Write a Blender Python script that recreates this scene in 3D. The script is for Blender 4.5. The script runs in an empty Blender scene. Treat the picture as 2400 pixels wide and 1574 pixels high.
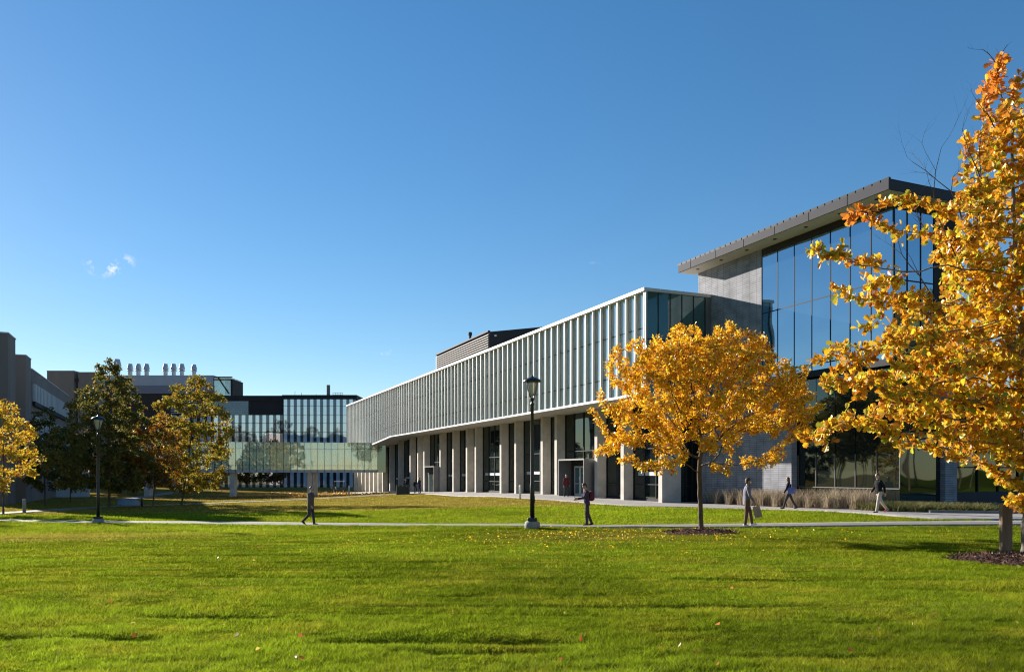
import bpy, math, random
import numpy as np
from mathutils import Vector, Matrix
R = math.radians
random.seed(7)
rng = np.random.default_rng(11)
sc = bpy.context.scene
COL = sc.collection

# ------------------------------------------------------------------ camera
CAMZ = 2.0
cd = bpy.data.cameras.new('camera'); cam = bpy.data.objects.new('camera', cd); COL.objects.link(cam)
cam.location = (0, 0, CAMZ); cam.rotation_euler = (R(90), 0, 0)
cd.sensor_width = 36.0; cd.lens = 27.6; cd.shift_y = (1108 - 787) / 2400.0
cd.clip_start = 0.1; cd.clip_end = 20000
sc.camera = cam
sc.view_settings.view_transform = 'Standard'; sc.view_settings.look = 'None'
sc.view_settings.gamma = 1.0; sc.view_settings.exposure = 1.40
sc.cycles.max_bounces = 8; sc.cycles.transparent_max_bounces = 12
sc.cycles.use_denoising = True; sc.cycles.pixel_filter_type = 'BLACKMAN_HARRIS'; sc.cycles.filter_width = 1.15

# ------------------------------------------------------------------ world + sun
SUN_EL = R(17.5)
sh = Vector((-0.709, 0.705, 0)).normalized()
sund = Vector((sh.x * math.cos(SUN_EL), sh.y * math.cos(SUN_EL), math.sin(SUN_EL)))
w = bpy.data.worlds.new('World'); sc.world = w; w.use_nodes = True
nt = w.node_tree; nt.nodes.clear()
def N(nt, t, **k):
    n = nt.nodes.new(t)
    for a, b in k.items(): setattr(n, a, b)
    return n
sky = N(nt, 'ShaderNodeTexSky', sky_type='NISHITA', sun_disc=False)
sky.sun_elevation = SUN_EL; sky.sun_rotation = math.atan2(sh.x, sh.y)
sky.altitude = 200; sky.air_density = 1.0; sky.dust_density = 0.05; sky.ozone_density = 3.0
hs = N(nt, 'ShaderNodeHueSaturation'); hs.inputs['Saturation'].default_value = 1.36; hs.inputs['Hue'].default_value = 0.503
bg = N(nt, 'ShaderNodeBackground'); bg.inputs['Strength'].default_value = 0.053
outw = N(nt, 'ShaderNodeOutputWorld')
gm = N(nt, 'ShaderNodeGamma'); gm.inputs['Gamma'].default_value = 0.80
sc1 = N(nt, 'ShaderNodeVectorMath', operation='SCALE'); sc1.inputs['Scale'].default_value = 1.42
nt.links.new(sky.outputs[0], gm.inputs['Color']); nt.links.new(gm.outputs[0], sc1.inputs[0]); nt.links.new(sc1.outputs[0], hs.inputs['Color'])
# three small wisps of fair-weather cloud
tc = N(nt, 'ShaderNodeTexCoord')
nz = N(nt, 'ShaderNodeTexNoise'); nz.inputs['Scale'].default_value = 62; nz.inputs['Detail'].default_value = 7; nz.inputs['Roughness'].default_value = 0.62
nt.links.new(tc.outputs['Generated'], nz.inputs['Vector'])
acc = None
for (u, v, rad, amt) in ((250, 622, 0.026, 1.4), (290, 612, .015, 1.0), (1391, 623, 0.010, 0.4), (903, 824, 0.011, 0.6), (222, 598, 0.009, .5)):
    d = Vector(((u - 1200) / 1840, 1, (1108 - v) / 1840)).normalized()
    sb = N(nt, 'ShaderNodeVectorMath', operation='SUBTRACT'); sb.inputs[1].default_value = d
    nt.links.new(tc.outputs['Generated'], sb.inputs[0])
    ml = N(nt, 'ShaderNodeVectorMath', operation='MULTIPLY'); ml.inputs[1].default_value = (1, 1, 1.7)
    nt.links.new(sb.outputs[0], ml.inputs[0])
    ln = N(nt, 'ShaderNodeVectorMath', operation='LENGTH'); nt.links.new(ml.outputs[0], ln.inputs[0])
    mr = N(nt, 'ShaderNodeMapRange'); mr.inputs['From Min'].default_value = 0; mr.inputs['From Max'].default_value = rad
    mr.inputs['To Min'].default_value = amt; mr.inputs['To Max'].default_value = 0
    nt.links.new(ln.outputs['Value'], mr.inputs['Value'])
    if acc is None: acc = mr.outputs[0]
    else:
        ad = N(nt, 'ShaderNodeMath', operation='ADD'); nt.links.new(acc, ad.inputs[0]); nt.links.new(mr.outputs[0], ad.inputs[1]); acc = ad.outputs[0]
nr = N(nt, 'ShaderNodeMapRange'); nr.inputs['From Min'].default_value = 0.5; nr.inputs['From Max'].default_value = 0.68
nt.links.new(nz.outputs['Fac'], nr.inputs['Value'])
mm = N(nt, 'ShaderNodeMath', operation='MULTIPLY', use_clamp=True); nt.links.new(acc, mm.inputs[0]); nt.links.new(nr.outputs[0], mm.inputs[1])
mm2 = N(nt, 'ShaderNodeMath', operation='MULTIPLY', use_clamp=True); nt.links.new(mm.outputs[0], mm2.inputs[0]); mm2.inputs[1].default_value = 1.3
mx = N(nt, 'ShaderNodeMixRGB'); mx.inputs['Color2'].default_value = (7.5, 7.6, 8.2, 1)
nt.links.new(mm2.outputs[0], mx.inputs['Fac']); nt.links.new(hs.outputs[0], mx.inputs['Color1'])
nt.links.new(mx.outputs[0], bg.inputs['Color']); nt.links.new(bg.outputs[0], outw.inputs[0])
sl = bpy.data.lights.new('sun', 'SUN'); so = bpy.data.objects.new('sun', sl); COL.objects.link(so)
sl.energy = 5.0; sl.angle = R(0.53); sl.color = (1.0, 0.925, 0.82)
so.rotation_euler = sund.to_track_quat('Z', 'Y').to_euler(); so.location = (-60, 60, 60)

# ------------------------------------------------------------------ helpers
F = 1840.0
def P(u, v, Y): return Vector(((u - 1200) / F * Y, Y, CAMZ - (v - 1108) / F * Y))
def PX(u, Y): return (u - 1200) / F * Y

def mat(name, col, rough=0.7, metal=0.0, var=0.0, vscale=3.0, bump=0.0, bscale=40.0, spec=0.5, stretch=(1, 1, 1), attr=None, transl=0.0):
    m = bpy.data.materials.new(name); m.use_nodes = True; nt = m.node_tree
    b = nt.nodes['Principled BSDF']
    b.inputs['Roughness'].default_value = rough; b.inputs['Metallic'].default_value = metal
    b.inputs['Specular IOR Level'].default_value = spec
    colout = None
    t = N(nt, 'ShaderNodeTexCoord'); mp = N(nt, 'ShaderNodeMapping'); mp.inputs['Scale'].default_value = stretch
    nt.links.new(t.outputs['Object'], mp.inputs[0])
    if attr:
        a = N(nt, 'ShaderNodeAttribute', attribute_name=attr); colout = a.outputs['Color']
    if var > 0:
        n = N(nt, 'ShaderNodeTexNoise'); n.inputs['Scale'].default_value = vscale; n.inputs['Detail'].default_value = 6
        nt.links.new(mp.outputs[0], n.inputs['Vector'])
        r = N(nt, 'ShaderNodeMapRange'); r.inputs['From Min'].default_value = .3; r.inputs['From Max'].default_value = .7
        r.inputs['To Min'].default_value = 1 - var; r.inputs['To Max'].default_value = 1 + var
        nt.links.new(n.outputs['Fac'], r.inputs['Value'])
        vm = N(nt, 'ShaderNodeVectorMath', operation='SCALE')
        if colout: nt.links.new(colout, vm.inputs[0])
        else: vm.inputs[0].default_value = col[:3]
        nt.links.new(r.outputs[0], vm.inputs['Scale']); colout = vm.outputs[0]
    if colout: nt.links.new(colout, b.inputs['Base Color'])
    else: b.inputs['Base Color'].default_value = (*col[:3], 1)
    if bump > 0:
        n2 = N(nt, 'ShaderNodeTexNoise'); n2.inputs['Scale'].default_value = bscale; n2.inputs['Detail'].default_value = 5
        nt.links.new(mp.outputs[0], n2.inputs['Vector'])
        bp = N(nt, 'ShaderNodeBump'); bp.inputs['Strength'].default_value = bump; bp.inputs['Distance'].default_value = 0.05
        nt.links.new(n2.outputs['Fac'], bp.inputs['Height']); nt.links.new(bp.outputs[0], b.inputs['Normal'])
    if transl > 0:
        tr = N(nt, 'ShaderNodeBsdfTranslucent'); mxs = N(nt, 'ShaderNodeMixShader'); mxs.inputs[0].default_value = transl
        if colout: nt.links.new(colout, tr.inputs['Color'])
        else: tr.inputs['Color'].default_value = (*col[:3], 1)
        nt.links.new(b.outputs[0], mxs.inputs[1]); nt.links.new(tr.outputs[0], mxs.inputs[2])
        nt.links.new(mxs.outputs[0], nt.nodes['Material Output'].inputs['Surface'])
    return m

def vary(m, amt):
    """each object with this material takes its own slight tone"""
    nt = m.node_tree; b = nt.nodes['Principled BSDF']; l = b.inputs['Base Color'].links[0]; src_ = l.from_socket
    oi = N(nt, 'ShaderNodeObjectInfo'); mr = N(nt, 'ShaderNodeMapRange'); mr.inputs['To Min'].default_value = 1-amt; mr.inputs['To Max'].default_value = 1+amt
    nt.links.new(oi.outputs['Random'], mr.inputs['Value'])
    v = N(nt, 'ShaderNodeVectorMath', operation='SCALE'); nt.links.new(src_, v.inputs[0]); nt.links.new(mr.outputs[0], v.inputs['Scale']); nt.links.new(v.outputs[0], b.inputs['Base Color'])

def glass(name, tint, refl, gcol=(1, 1, 1), rough=0.02, wave=0.02, transp=0.0, wscale=0.35):
    """architectural glass: mirror coat over a diffuse tint (dark room, pale sky), optionally part transparent"""
    m = bpy.data.materials.new(name); m.use_nodes = True; nt = m.node_tree; nt.nodes.remove(nt.nodes['Principled BSDF'])
    out = nt.nodes['Material Output']
    gl = N(nt, 'ShaderNodeBsdfGlossy'); gl.inputs['Color'].default_value = (*gcol, 1); gl.inputs['Roughness'].default_value = rough
    df = N(nt, 'ShaderNodeBsdfDiffuse'); df.inputs['Color'].default_value = (*tint, 1)
    base = df.outputs[0]
    if transp > 0:
        tp = N(nt, 'ShaderNodeBsdfTransparent'); tp.inputs['Color'].default_value = (.84, .91, .88, 1)
        m1 = N(nt, 'ShaderNodeMixShader'); m1.inputs[0].default_value = transp
        nt.links.new(base, m1.inputs[1]); nt.links.new(tp.outputs[0], m1.inputs[2]); base = m1.outputs[0]
    fr = N(nt, 'ShaderNodeFresnel'); fr.inputs['IOR'].default_value = 1.5
    mr = N(nt, 'ShaderNodeMapRange'); mr.inputs['To Min'].default_value = refl; mr.inputs['To Max'].default_value = 1
    nt.links.new(fr.outputs[0], mr.inputs['Value'])
    mx = N(nt, 'ShaderNodeMixShader'); nt.links.new(mr.outputs[0], mx.inputs[0]); nt.links.new(base, mx.inputs[1]); nt.links.new(gl.outputs[0], mx.inputs[2])
    nt.links.new(mx.outputs[0], out.inputs['Surface'])
    if wave > 0:
        t = N(nt, 'ShaderNodeNewGeometry'); n = N(nt, 'ShaderNodeTexNoise'); n.inputs['Scale'].default_value = wscale; n.inputs['Detail'].default_value = 1
        nt.links.new(t.outputs['Position'], n.inputs['Vector'])
        bp = N(nt, 'ShaderNodeBump'); bp.inputs['Strength'].default_value = wave; bp.inputs['Distance'].default_value = 1
        nt.links.new(n.outputs['Fac'], bp.inputs['Height']); nt.links.new(bp.outputs[0], gl.inputs['Normal'])
    return m

def tag(o, label=None, cat=None, group=None, kind=None):
    if label: o['label'] = label
    if cat: o['category'] = cat
    if group: o['group'] = group
    if kind: o['kind'] = kind
    return o

class MB:
    def __init__(s): s.v = []; s.f = []
    def add(s, vs, fs):
        k = len(s.v); s.v += [tuple(a) for a in vs]; s.f += [tuple(k + i for i in f) for f in fs]; return s
    def box(s, x0, x1, y0, y1, z0, z1):
        vs = [(x0,y0,z0),(x1,y0,z0),(x1,y1,z0),(x0,y1,z0),(x0,y0,z1),(x1,y0,z1),(x1,y1,z1),(x0,y1,z1)]
        return s.add(vs, [(0,3,2,1),(4,5,6,7),(0,1,5,4),(1,2,6,5),(2,3,7,6),(3,0,4,7)])
    def hexa(s, vs): return s.add(vs, [(0,3,2,1),(4,5,6,7),(0,1,5,4),(1,2,6,5),(2,3,7,6),(3,0,4,7)])
    def quad(s, a, b, c, d): return s.add([a, b, c, d], [(0, 1, 2, 3)])
    def prism(s, pts, z0, z1):
        n = len(pts)
        vs = [(p[0], p[1], z0) for p in pts] + [(p[0], p[1], z1) for p in pts]
        fs = [tuple(range(n - 1, -1, -1)), tuple(range(n, 2 * n))] + [(i, (i + 1) % n, n + (i + 1) % n, n + i) for i in range(n)]
        return s.add(vs, fs)
    def lathe(s, prof, cx=0, cy=0, n=20):
        vs = []; fs = []
        for (r, z) in prof:
            for i in range(n): a = 2 * math.pi * i / n; vs.append((cx + r * math.cos(a), cy + r * math.sin(a), z))
        m = len(prof)
        for j in range(m - 1):
            for i in range(n): fs.append((j*n+i, j*n+(i+1) % n, (j+1)*n+(i+1) % n, (j+1)*n+i))
        fs.append(tuple(range(n - 1, -1, -1))); fs.append(tuple((m - 1) * n + i for i in range(n)))
        return s.add(vs, fs)
    def tube(s, p0, p1, r0, r1=None, n=10):
        if r1 is None: r1 = r0
        p0 = Vector(p0); p1 = Vector(p1); d = (p1 - p0).normalized()
        a = d.orthogonal().normalized(); b = d.cross(a)
        vs = []
        for (p, r) in ((p0, r0), (p1, r1)):
            for i in range(n): t = 2*math.pi*i/n; vs.append(p + a*(r*math.cos(t)) + b*(r*math.sin(t)))
        fs = [(i, (i+1) % n, n+(i+1) % n, n+i) for i in range(n)] + [tuple(range(n-1, -1, -1)), tuple(range(n, 2*n))]
        return s.add(vs, fs)
    def ball(s, c, rx, ry=None, rz=None, n=12, m=8, rot=None):
        ry = ry or rx; rz = rz or rx
        vs = []; fs = []
        c = Vector(c)
        def q(v): 
            v = Vector(v)
            if rot is not None: v = rot @ v
            return c + v
        vs.append(q((0, 0, -rz)))
        for j in range(1, m):
            ph = -math.pi/2 + math.pi*j/m
            for i in range(n): t = 2*math.pi*i/n; vs.append(q((rx*math.cos(ph)*math.cos(t), ry*math.cos(ph)*math.sin(t), rz*math.sin(ph))))
        vs.append(q((0, 0, rz)))
        for i in range(n): fs.append((0, 1+(i+1) % n, 1+i))
        for j in range(m-2):
            for i in range(n): fs.append((1+j*n+i, 1+j*n+(i+1) % n, 1+(j+1)*n+(i+1) % n, 1+(j+1)*n+i))
        k = 1+(m-2)*n
        for i in range(n): fs.append((k+i, k+(i+1) % n, len(vs)-1))
        return s.add(vs, fs)
    def build(s, name, m, parent=None, smooth=False, bevel=0.0):
        me = bpy.data.meshes.new(name); me.from_pydata(s.v, [], s.f); me.update()
        if m: me.materials.append(m)
        if smooth: me.polygons.foreach_set('use_smooth', [True]*len(me.polygons))
        o = bpy.data.objects.new(name, me); COL.objects.link(o)
        if parent: o.parent = parent
        if bevel > 0:
            b = o.modifiers.new('bevel', 'BEVEL'); b.width = bevel; b.segments = 2; b.limit_method = 'ANGLE'
        return o
def inst(o, name=None, parent=None, loc=None, rot=None, scale=None):
    c = o.copy(); COL.objects.link(c)
    if name: c.name = name
    if parent is not None: c.parent = parent
    if loc is not None: c.location = loc
    if rot is not None: c.rotation_euler = rot
    if scale is not None: c.scale = scale
    return c
def empty(name, loc=(0, 0, 0), rz=0.0):
    o = bpy.data.objects.new(name, None); COL.objects.link(o); o.location = loc; o.rotation_euler = (0, 0, rz); o.empty_display_size = .3
    return o
def copy_tree(o, parent=None):
    c = o.copy(); COL.objects.link(c)
    if parent is not None: c.parent = parent
    for ch in list(o.children): copy_tree(ch, c)
    return c
def np_mesh(name, verts, faces_flat, loop_tot, m, cols=None, smooth=False, parent=None):
    """fast mesh: verts (n,3), faces_flat vertex indices, loop_tot per-face counts, cols per-vertex (n,3)"""
    me = bpy.data.meshes.new(name)
    verts = np.ascontiguousarray(verts, dtype=np.float32); ff = np.ascontiguousarray(faces_flat, dtype=np.int32).ravel()
    lt = np.ascontiguousarray(loop_tot, dtype=np.int32)
    me.vertices.add(len(verts)); me.vertices.foreach_set('co', verts.ravel())
    me.loops.add(len(ff)); me.loops.foreach_set('vertex_index', ff)
    me.polygons.add(len(lt)); ls = np.zeros(len(lt), np.int32); ls[1:] = np.cumsum(lt)[:-1]
    me.polygons.foreach_set('loop_start', ls)
    try: me.polygons.foreach_set('loop_total', lt)
    except Exception: pass
    if smooth: me.polygons.foreach_set('use_smooth', np.ones(len(lt), dtype=bool))
    if cols is not None:
        a = me.color_attributes.new('col', 'FLOAT_COLOR', 'POINT')
        c4 = np.ones((len(verts), 4), np.float32); c4[:, :3] = cols; a.data.foreach_set('color', c4.ravel())
    me.update(calc_edges=True)
    me.materials.append(m)
    o = bpy.data.objects.new(name, me); COL.objects.link(o)
    if parent: o.parent = parent
    return o

# value noise
_perm = rng.random((256, 256))
def vnoise(x, y):
    xi = np.floor(x).astype(int); yi = np.floor(y).astype(int); fx = x - xi; fy = y - yi
    fx = fx*fx*(3-2*fx); fy = fy*fy*(3-2*fy)
    a = _perm[xi & 255, yi & 255]; b = _perm[(xi+1) & 255, yi & 255]; c = _perm[xi & 255, (yi+1) & 255]; d = _perm[(xi+1) & 255, (yi+1) & 255]
    return (a*(1-fx)+b*fx)*(1-fy)+(c*(1-fx)+d*fx)*fy
def fbm(x, y, o=3):
    s = 0; a = .5; t = 0
    for i in range(o): s = s + a*vnoise(x*2**i + 17*i, y*2**i + 31*i); t += a; a *= .5
    return s/t

# ------------------------------------------------------------------ terrain
CP = np.array([(0,-5,.4),(-15,0,.3),(15,0,.42),(0,8,.28),(-10,10,.2),(10,10,.3),(0,16,.16),(-12,18,.03),(12,16,.22),(0,24,.03),(-10,27,-.22),
 (-20,30,-.42),(6,24.9,.12),(15,24,.18),(25,25,.2),(17.7,28.9,.15),(8.4,28,.10),(.8,30.4,-.05),(3,31.5,-.07),(-3,33.5,-.22),(-9.5,37,-.42),
 (-22.4,41.5,-.65),(-30,44.5,-.75),(-45,48,-.9),(-9,45,-.28),(-3,45,-.1),(5,38,.02),(-20,52,-.65),(9.8,45,.03),(12,43.5,.05),(15,42.5,.09),(16.3,37.5,.2),
 (19,35,.2),(21,34,.2),(30,33,.2),(3,57.5,0),(10,52,0),(-1.4,66,0),(0,77,0),(-5,85,-.15),(-11,96,-.4),(-14,105,-.52),(-20,118,-.9),(30,50,.1),
 (40,30,.2),(-10,58,-.45),(-10,75,-.55),(-20,70,-.85),(-24,90,-1.0),(-30,60,-.9),(-36,65,-.95),(-34,52,-.9),(-50,60,-1.0),(-45,80,-1.1),
 (-40,112,-1.4),(-28,115,-1.4),(-30,150,-1.2),(-60,150,-1.2),(0,150,-1.0),(-60,20,-.8),(60,60,0.1),(60,0,.3),(-60,-20,-.3),(50,-20,.4),
 (-120,60,-1.1),(-90,180,-1.2),(100,120,0.),(0,200,-1.2),(120,20,.2)], float)
RUTS = [(8.25,-.06,-7,1,.10,.13),(9.6,-.05,-4.8,-1.4,.07,.10),(7.6,-.05,-1.4,1.0,.07,.11),(10.3,-.03,-3,4,.05,.09),(11.3,-.02,-1.5,3.8,.05,.09),(8.55,-.03,.2,2.4,.08,.10),
 (12.6,0,-5.5,-3,.05,.11),(13.2,-.04,-2,6,.035,.1),(15,-.04,-9,0,.035,.1),(16.5,-.04,-10,2,.035,.12),(18.5,-.04,-11,-2,.035,.13),(14.2,0,3,8,.03,.1),(9.0,.02,2.6,4.8,.05,.1),(7.3,-.03,1.6,3.6,.06,.1),
 (20.5,-.04,-8,5,.03,.14),(10.9,.0,4.2,6.5,.04,.1),(7.15,-.02,-4.6,-2.4,.06,.09)]
def rutf(x, y):
    o = np.zeros(len(x)); near = (y > 6) & (y < 22)
    if not near.any(): return o
    xx = x[near]; yy = y[near]; q = np.zeros(len(xx)); pat = np.clip((fbm(xx*.9+3, yy*.7+8, 2)-.30)*4, 0, 1)
    for (y0, sl_, xa, xb, dep, wd) in RUTS:
        c = y0+sl_*(xx-(xa+xb)/2)+.16*(vnoise(xx*.8+y0*7, xx*0+y0)-.5)+.05*(vnoise(xx*4+y0, xx*0)-.5)
        e = np.clip((xx-xa)/.8, 0, 1)*np.clip((xb-xx)/.8, 0, 1)
        q = np.maximum(q, dep/.10*e*pat*np.exp(-((yy-c)/wd)**2))
    o[near] = q; return o
def _k(r): return r**1.5
_A = _k(np.linalg.norm(CP[:, None, :2]-CP[None, :, :2], axis=2)/50)
n_ = len(CP); M_ = np.zeros((n_+3, n_+3)); M_[:n_, :n_] = _A + np.eye(n_)*2e-3; M_[:n_, n_] = 1; M_[:n_, n_+1:] = CP[:, :2]/50
M_[n_, :n_] = 1; M_[n_+1:, :n_] = CP[:, :2].T/50
_w = np.linalg.solve(M_, np.concatenate([CP[:, 2], np.zeros(3)]))
def H(x, y, detail=True):
    x = np.atleast_1d(np.asarray(x, float)); y = np.atleast_1d(np.asarray(y, float)); shp = x.shape
    x = x.ravel(); y = y.ravel(); out = np.zeros(len(x))
    for i in range(0, len(x), 200000):
        xx = x[i:i+200000]; yy = y[i:i+200000]
        z = np.zeros(len(xx)) + _w[n_] + _w[n_+1]*xx/50 + _w[n_+2]*yy/50
        for j in range(n_): z += _w[j]*_k(np.hypot(xx-CP[j, 0], yy-CP[j, 1])/50)
        pyy = np.interp(xx, [-90,-50,-30,-22.4,-9.5,.8,8.4], [58,51,45.6,42.2,36.9,30.5,28.1]); z += .085*np.exp(-((yy-pyy+2.0)/.65)**2)*np.clip((3-xx)/6, 0, 1)
        far = np.clip((np.hypot(xx, yy-60)-130)/60, 0, 1); z = z*(1-far) + (-1.2)*far
        if detail:
            # mower ruts and settled trenches, running nearly across the view
            fade = np.clip((27.5-yy)/6, 0, 1)*np.clip((yy-2)/2, 0, 1)
            q = yy + .10*xx + .7*(fbm(xx*.12, yy*.1)-.5)
            rr = vnoise(q*1.1+3, xx*.07+9); rut = np.clip(1-np.abs(rr-.5)*12, 0, 1)
            rr2 = vnoise(q*.7+40, xx*.05+2); rut2 = np.clip(1-np.abs(rr2-.5)*8, 0, 1)
            msk = np.clip((fbm(xx*.13+5, yy*.35+3, 2)-.42)*5, 0, 1)
            z -= .085*rutf(xx, yy)
            z += fade*(-.028*rut*msk - .030*rut2*np.clip((fbm(xx*.1+25, yy*.3+8, 2)-.45)*5, 0, 1) + .035*(fbm(xx*.35, yy*.9, 3)-.5) + .012*(fbm(xx*2.2, yy*2.5, 2)-.5))
        out[i:i+200000] = z
    return out.reshape(shp)
def h1(x, y): return float(H(x, y, False)[0])
def gz(u, v_guess=None, Y=50): return h1(PX(u, Y), Y)

def spaced(segs):
    out = []
    for a, b, st in segs: out += list(np.arange(a, b, st))
    return np.array(out + [segs[-1][1]])
gx = spaced([(-3000,-400,400),(-400,-100,30),(-100,-40,4),(-40,-20,1),(-20,20,.3),(20,40,1),(40,100,5),(100,400,40),(400,3000,400)])
gy = spaced([(-300,-20,30),(-20,3,3),(3,6.5,.2),(6.5,14,.06),(14,28,.16),(28,60,.5),(60,140,1.5),(140,400,20),(400,6000,500)])
GX, GY = np.meshgrid(gx, gy); GZ = H(GX, GY)
V = np.stack([GX.ravel(), GY.ravel(), GZ.ravel()], 1); nx, ny = len(gx), len(gy)
ii = np.arange(nx-1)[None, :] + nx*np.arange(ny-1)[:, None]
Fc = np.stack([ii, ii+1, ii+1+nx, ii+nx], -1).reshape(-1, 4)

def brownness(x, y):
    """worn straw-coloured turf beyond the path and near the left of the lawn (0 green .. 1 straw)"""
    e = np.interp(x, [-60,-30,-22,-9,-3,2,6,9,12,30], [60,53,51,46,46,47,50,60,200,200])
    b = np.clip((y - e + 3*(fbm(x*.3, y*.2)-.5))/3.0, 0, 1)
    b2 = np.clip(1-np.hypot((x+17)/9, (y-28.5)/4.5), 0, 1)*.85
    b3 = np.clip(1-np.hypot((x-3.2)/5.5, (y-24.3)/4), 0, 1)*.55
    return np.clip(b*.85 + b2 + b3, 0, 1)
def grass_col(x, y):
    br = brownness(x, y)[..., None]
    g = np.array([.150, .200, .010]); s = np.array([.24, .18, .038]); far = np.array([.28, .17, .05])
    n = fbm(x*.25, y*.25)[..., None]; n2 = fbm(x*1.3+7, y*1.7)[..., None]
    c = g*(0.50+1.0*n) ; c = c + (np.array([.25, .245, .018])-c)*np.clip((n2-.45)*2.2, 0, .8)
    st = s*(.7+.7*n2)
    st = st + (far-st)*np.clip((y-88)/10, 0, 1)[..., None]
    return c*(1-br) + st*br
gc = grass_col(V[:, 0], V[:, 1])*np.where(V[:, 1:2] < 34, .55, .85)*(1-.6*np.clip(rutf(V[:, 0], V[:, 1]), 0, 1))[:, None]  # rut shade and dead thatch darkened into the turf colour
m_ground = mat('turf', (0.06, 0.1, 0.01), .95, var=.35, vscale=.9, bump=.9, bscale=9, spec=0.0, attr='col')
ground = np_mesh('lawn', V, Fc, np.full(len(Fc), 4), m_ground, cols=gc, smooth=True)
tag(ground, 'broad mown autumn lawn rolling up to the campus buildings', 'lawn', kind='structure')

m_path = mat('concrete_path', (.185, .172, .16), .85, var=.18, vscale=2.0, bump=.15, bscale=60)
def paver_mat():
    m = bpy.data.materials.new('pavers'); m.use_nodes = True; nt = m.node_tree; b = nt.nodes['Principled BSDF']; b.inputs['Roughness'].default_value = .85
    t = N(nt, 'ShaderNodeTexCoord'); mp = N(nt, 'ShaderNodeMapping'); mp.inputs['Rotation'].default_value = (0, 0, R(-23))
    br = N(nt, 'ShaderNodeTexBrick'); br.inputs['Scale'].default_value = 1.6; br.inputs['Color1'].default_value = (.34, .31, .28, 1); br.inputs['Color2'].default_value = (.25, .235, .22, 1)
    br.inputs['Mortar'].default_value = (.12, .11, .10, 1); br.inputs['Mortar Size'].default_value = .012
    nt.links.new(t.outputs['Object'], mp.inputs[0]); nt.links.new(mp.outputs[0], br.inputs['Vector'])
    n = N(nt, 'ShaderNodeTexNoise'); n.inputs['Scale'].default_value = .6; nt.links.new(t.outputs['Object'], n.inputs['Vector'])
    mx = N(nt, 'ShaderNodeMixRGB', blend_type='MULTIPLY'); mx.inputs[0].default_value = .5; nt.links.new(br.outputs[0], mx.inputs[1]); nt.links.new(n.outputs['Fac'], mx.inputs[2])
    g = N(nt, 'ShaderNodeVectorMath', operation='SCALE'); g.inputs['Scale'].default_value = 1.35; nt.links.new(mx.outputs[0], g.inputs[0])
    nt.links.new(g.outputs[0], b.inputs['Base Color']); return m
m_paver = paver_mat()

def resample(pts, n):
    p = np.array(pts, float); d = np.r_[0, np.cumsum(np.hypot(*np.diff(p, axis=0).T))]; t = np.linspace(0, d[-1], n)
    # smooth with repeated averaging
    q = np.stack([np.interp(t, d, p[:, k]) for k in range(2)], 1)
    for _ in range(int(n*.04)+1): q[1:-1] = .25*q[:-2]+.5*q[1:-1]+.25*q[2:]
    return q
def drape(name, A, B, nx_, m, raise_=.03, skirt=.12):
    """ribbon between polylines A and B laid on the terrain, with a real edge"""
    rows = [A*(1-t)+B*t for t in np.linspace(0, 1, nx_)]
    X = np.stack(rows)                                     # nx_, n, 2
    Z = H(X[..., 0], X[..., 1], False) + raise_
    V = np.concatenate([X, Z[..., None]], -1)
    lo0 = V[0].copy(); lo0[:, 2] -= skirt; lo1 = V[-1].copy(); lo1[:, 2] -= skirt
    V = np.concatenate([lo0[None], V, lo1[None]]); a, n, _ = V.shape
    ii = np.arange(n-1)[None, :] + n*np.arange(a-1)[:, None]
    Fq = np.stack([ii, ii+1, ii+1+n, ii+n], -1).reshape(-1, 4)
    return np_mesh(name, V.reshape(-1, 3), Fq, np.full(len(Fq), 4), m)
def ribbon(pts, wid, n):
    c = resample(pts, n); t = np.gradient(c, axis=0); t /= np.linalg.norm(t, axis=1)[:, None]; nrm = np.stack([-t[:, 1], t[:, 0]], 1)
    return c + nrm*wid/2, c - nrm*wid/2, c
PATH_PTS = [(70,30),(40,29.2),(17.7,28.9),(8.4,28.1),(.8,30.5),(-9.5,36.9),(-22.4,42.2),(-30,45.6),(-50,51),(-90,58)]
A_, B_, PATH_C = ribbon(PATH_PTS, 2.1, 220)
tag(drape('path', A_, B_, 5, m_path), 'pale concrete footpath crossing the lawn', 'path', kind='structure')
FAR_PTS = [(-60,30),(-38,48),(-36.4,62),(-36,70),(-32.4,75),(-28.5,82),(-23,89),(-15,93),(-8,94)]
A_, B_, FAR_C = ribbon(FAR_PTS, 2.2, 120)
tag(drape('path', A_, B_, 4, m_path), 'pale path curving past the bridge pillars', 'path', kind='structure')
A_, B_, FAR2_C = ribbon([(-35.5,73),(-42,86),(-49,100),(-56,125),(-60,150)], 2.2, 60)
tag(drape('path', A_, B_, 4, m_path, .034), 'shaded path leading away under the trees', 'path', kind='structure')
TF = resample([(-27,128),(-17,106),(-9.9,89),(-1.6,66),(3.0,57.5),(7.3,46.6),(11.8,43.3),(13.9,39.3),(15.5,35.6),(16.3,31.9),(16.9,30.2),(22,30.3),(46,30.2)], 200)
TB = resample([(-20,131),(-12,110),(-3,92),(7,70),(11,60),(13,54),(14.5,50),(16,48),(18,45),(20,43),(24,41),(32,40),(50,42)], 200)
tag(drape('terrace', TF, TB, 14, m_paver, .045, .15), 'grey paved terrace along the foot of the building', 'terrace', kind='structure')

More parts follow.
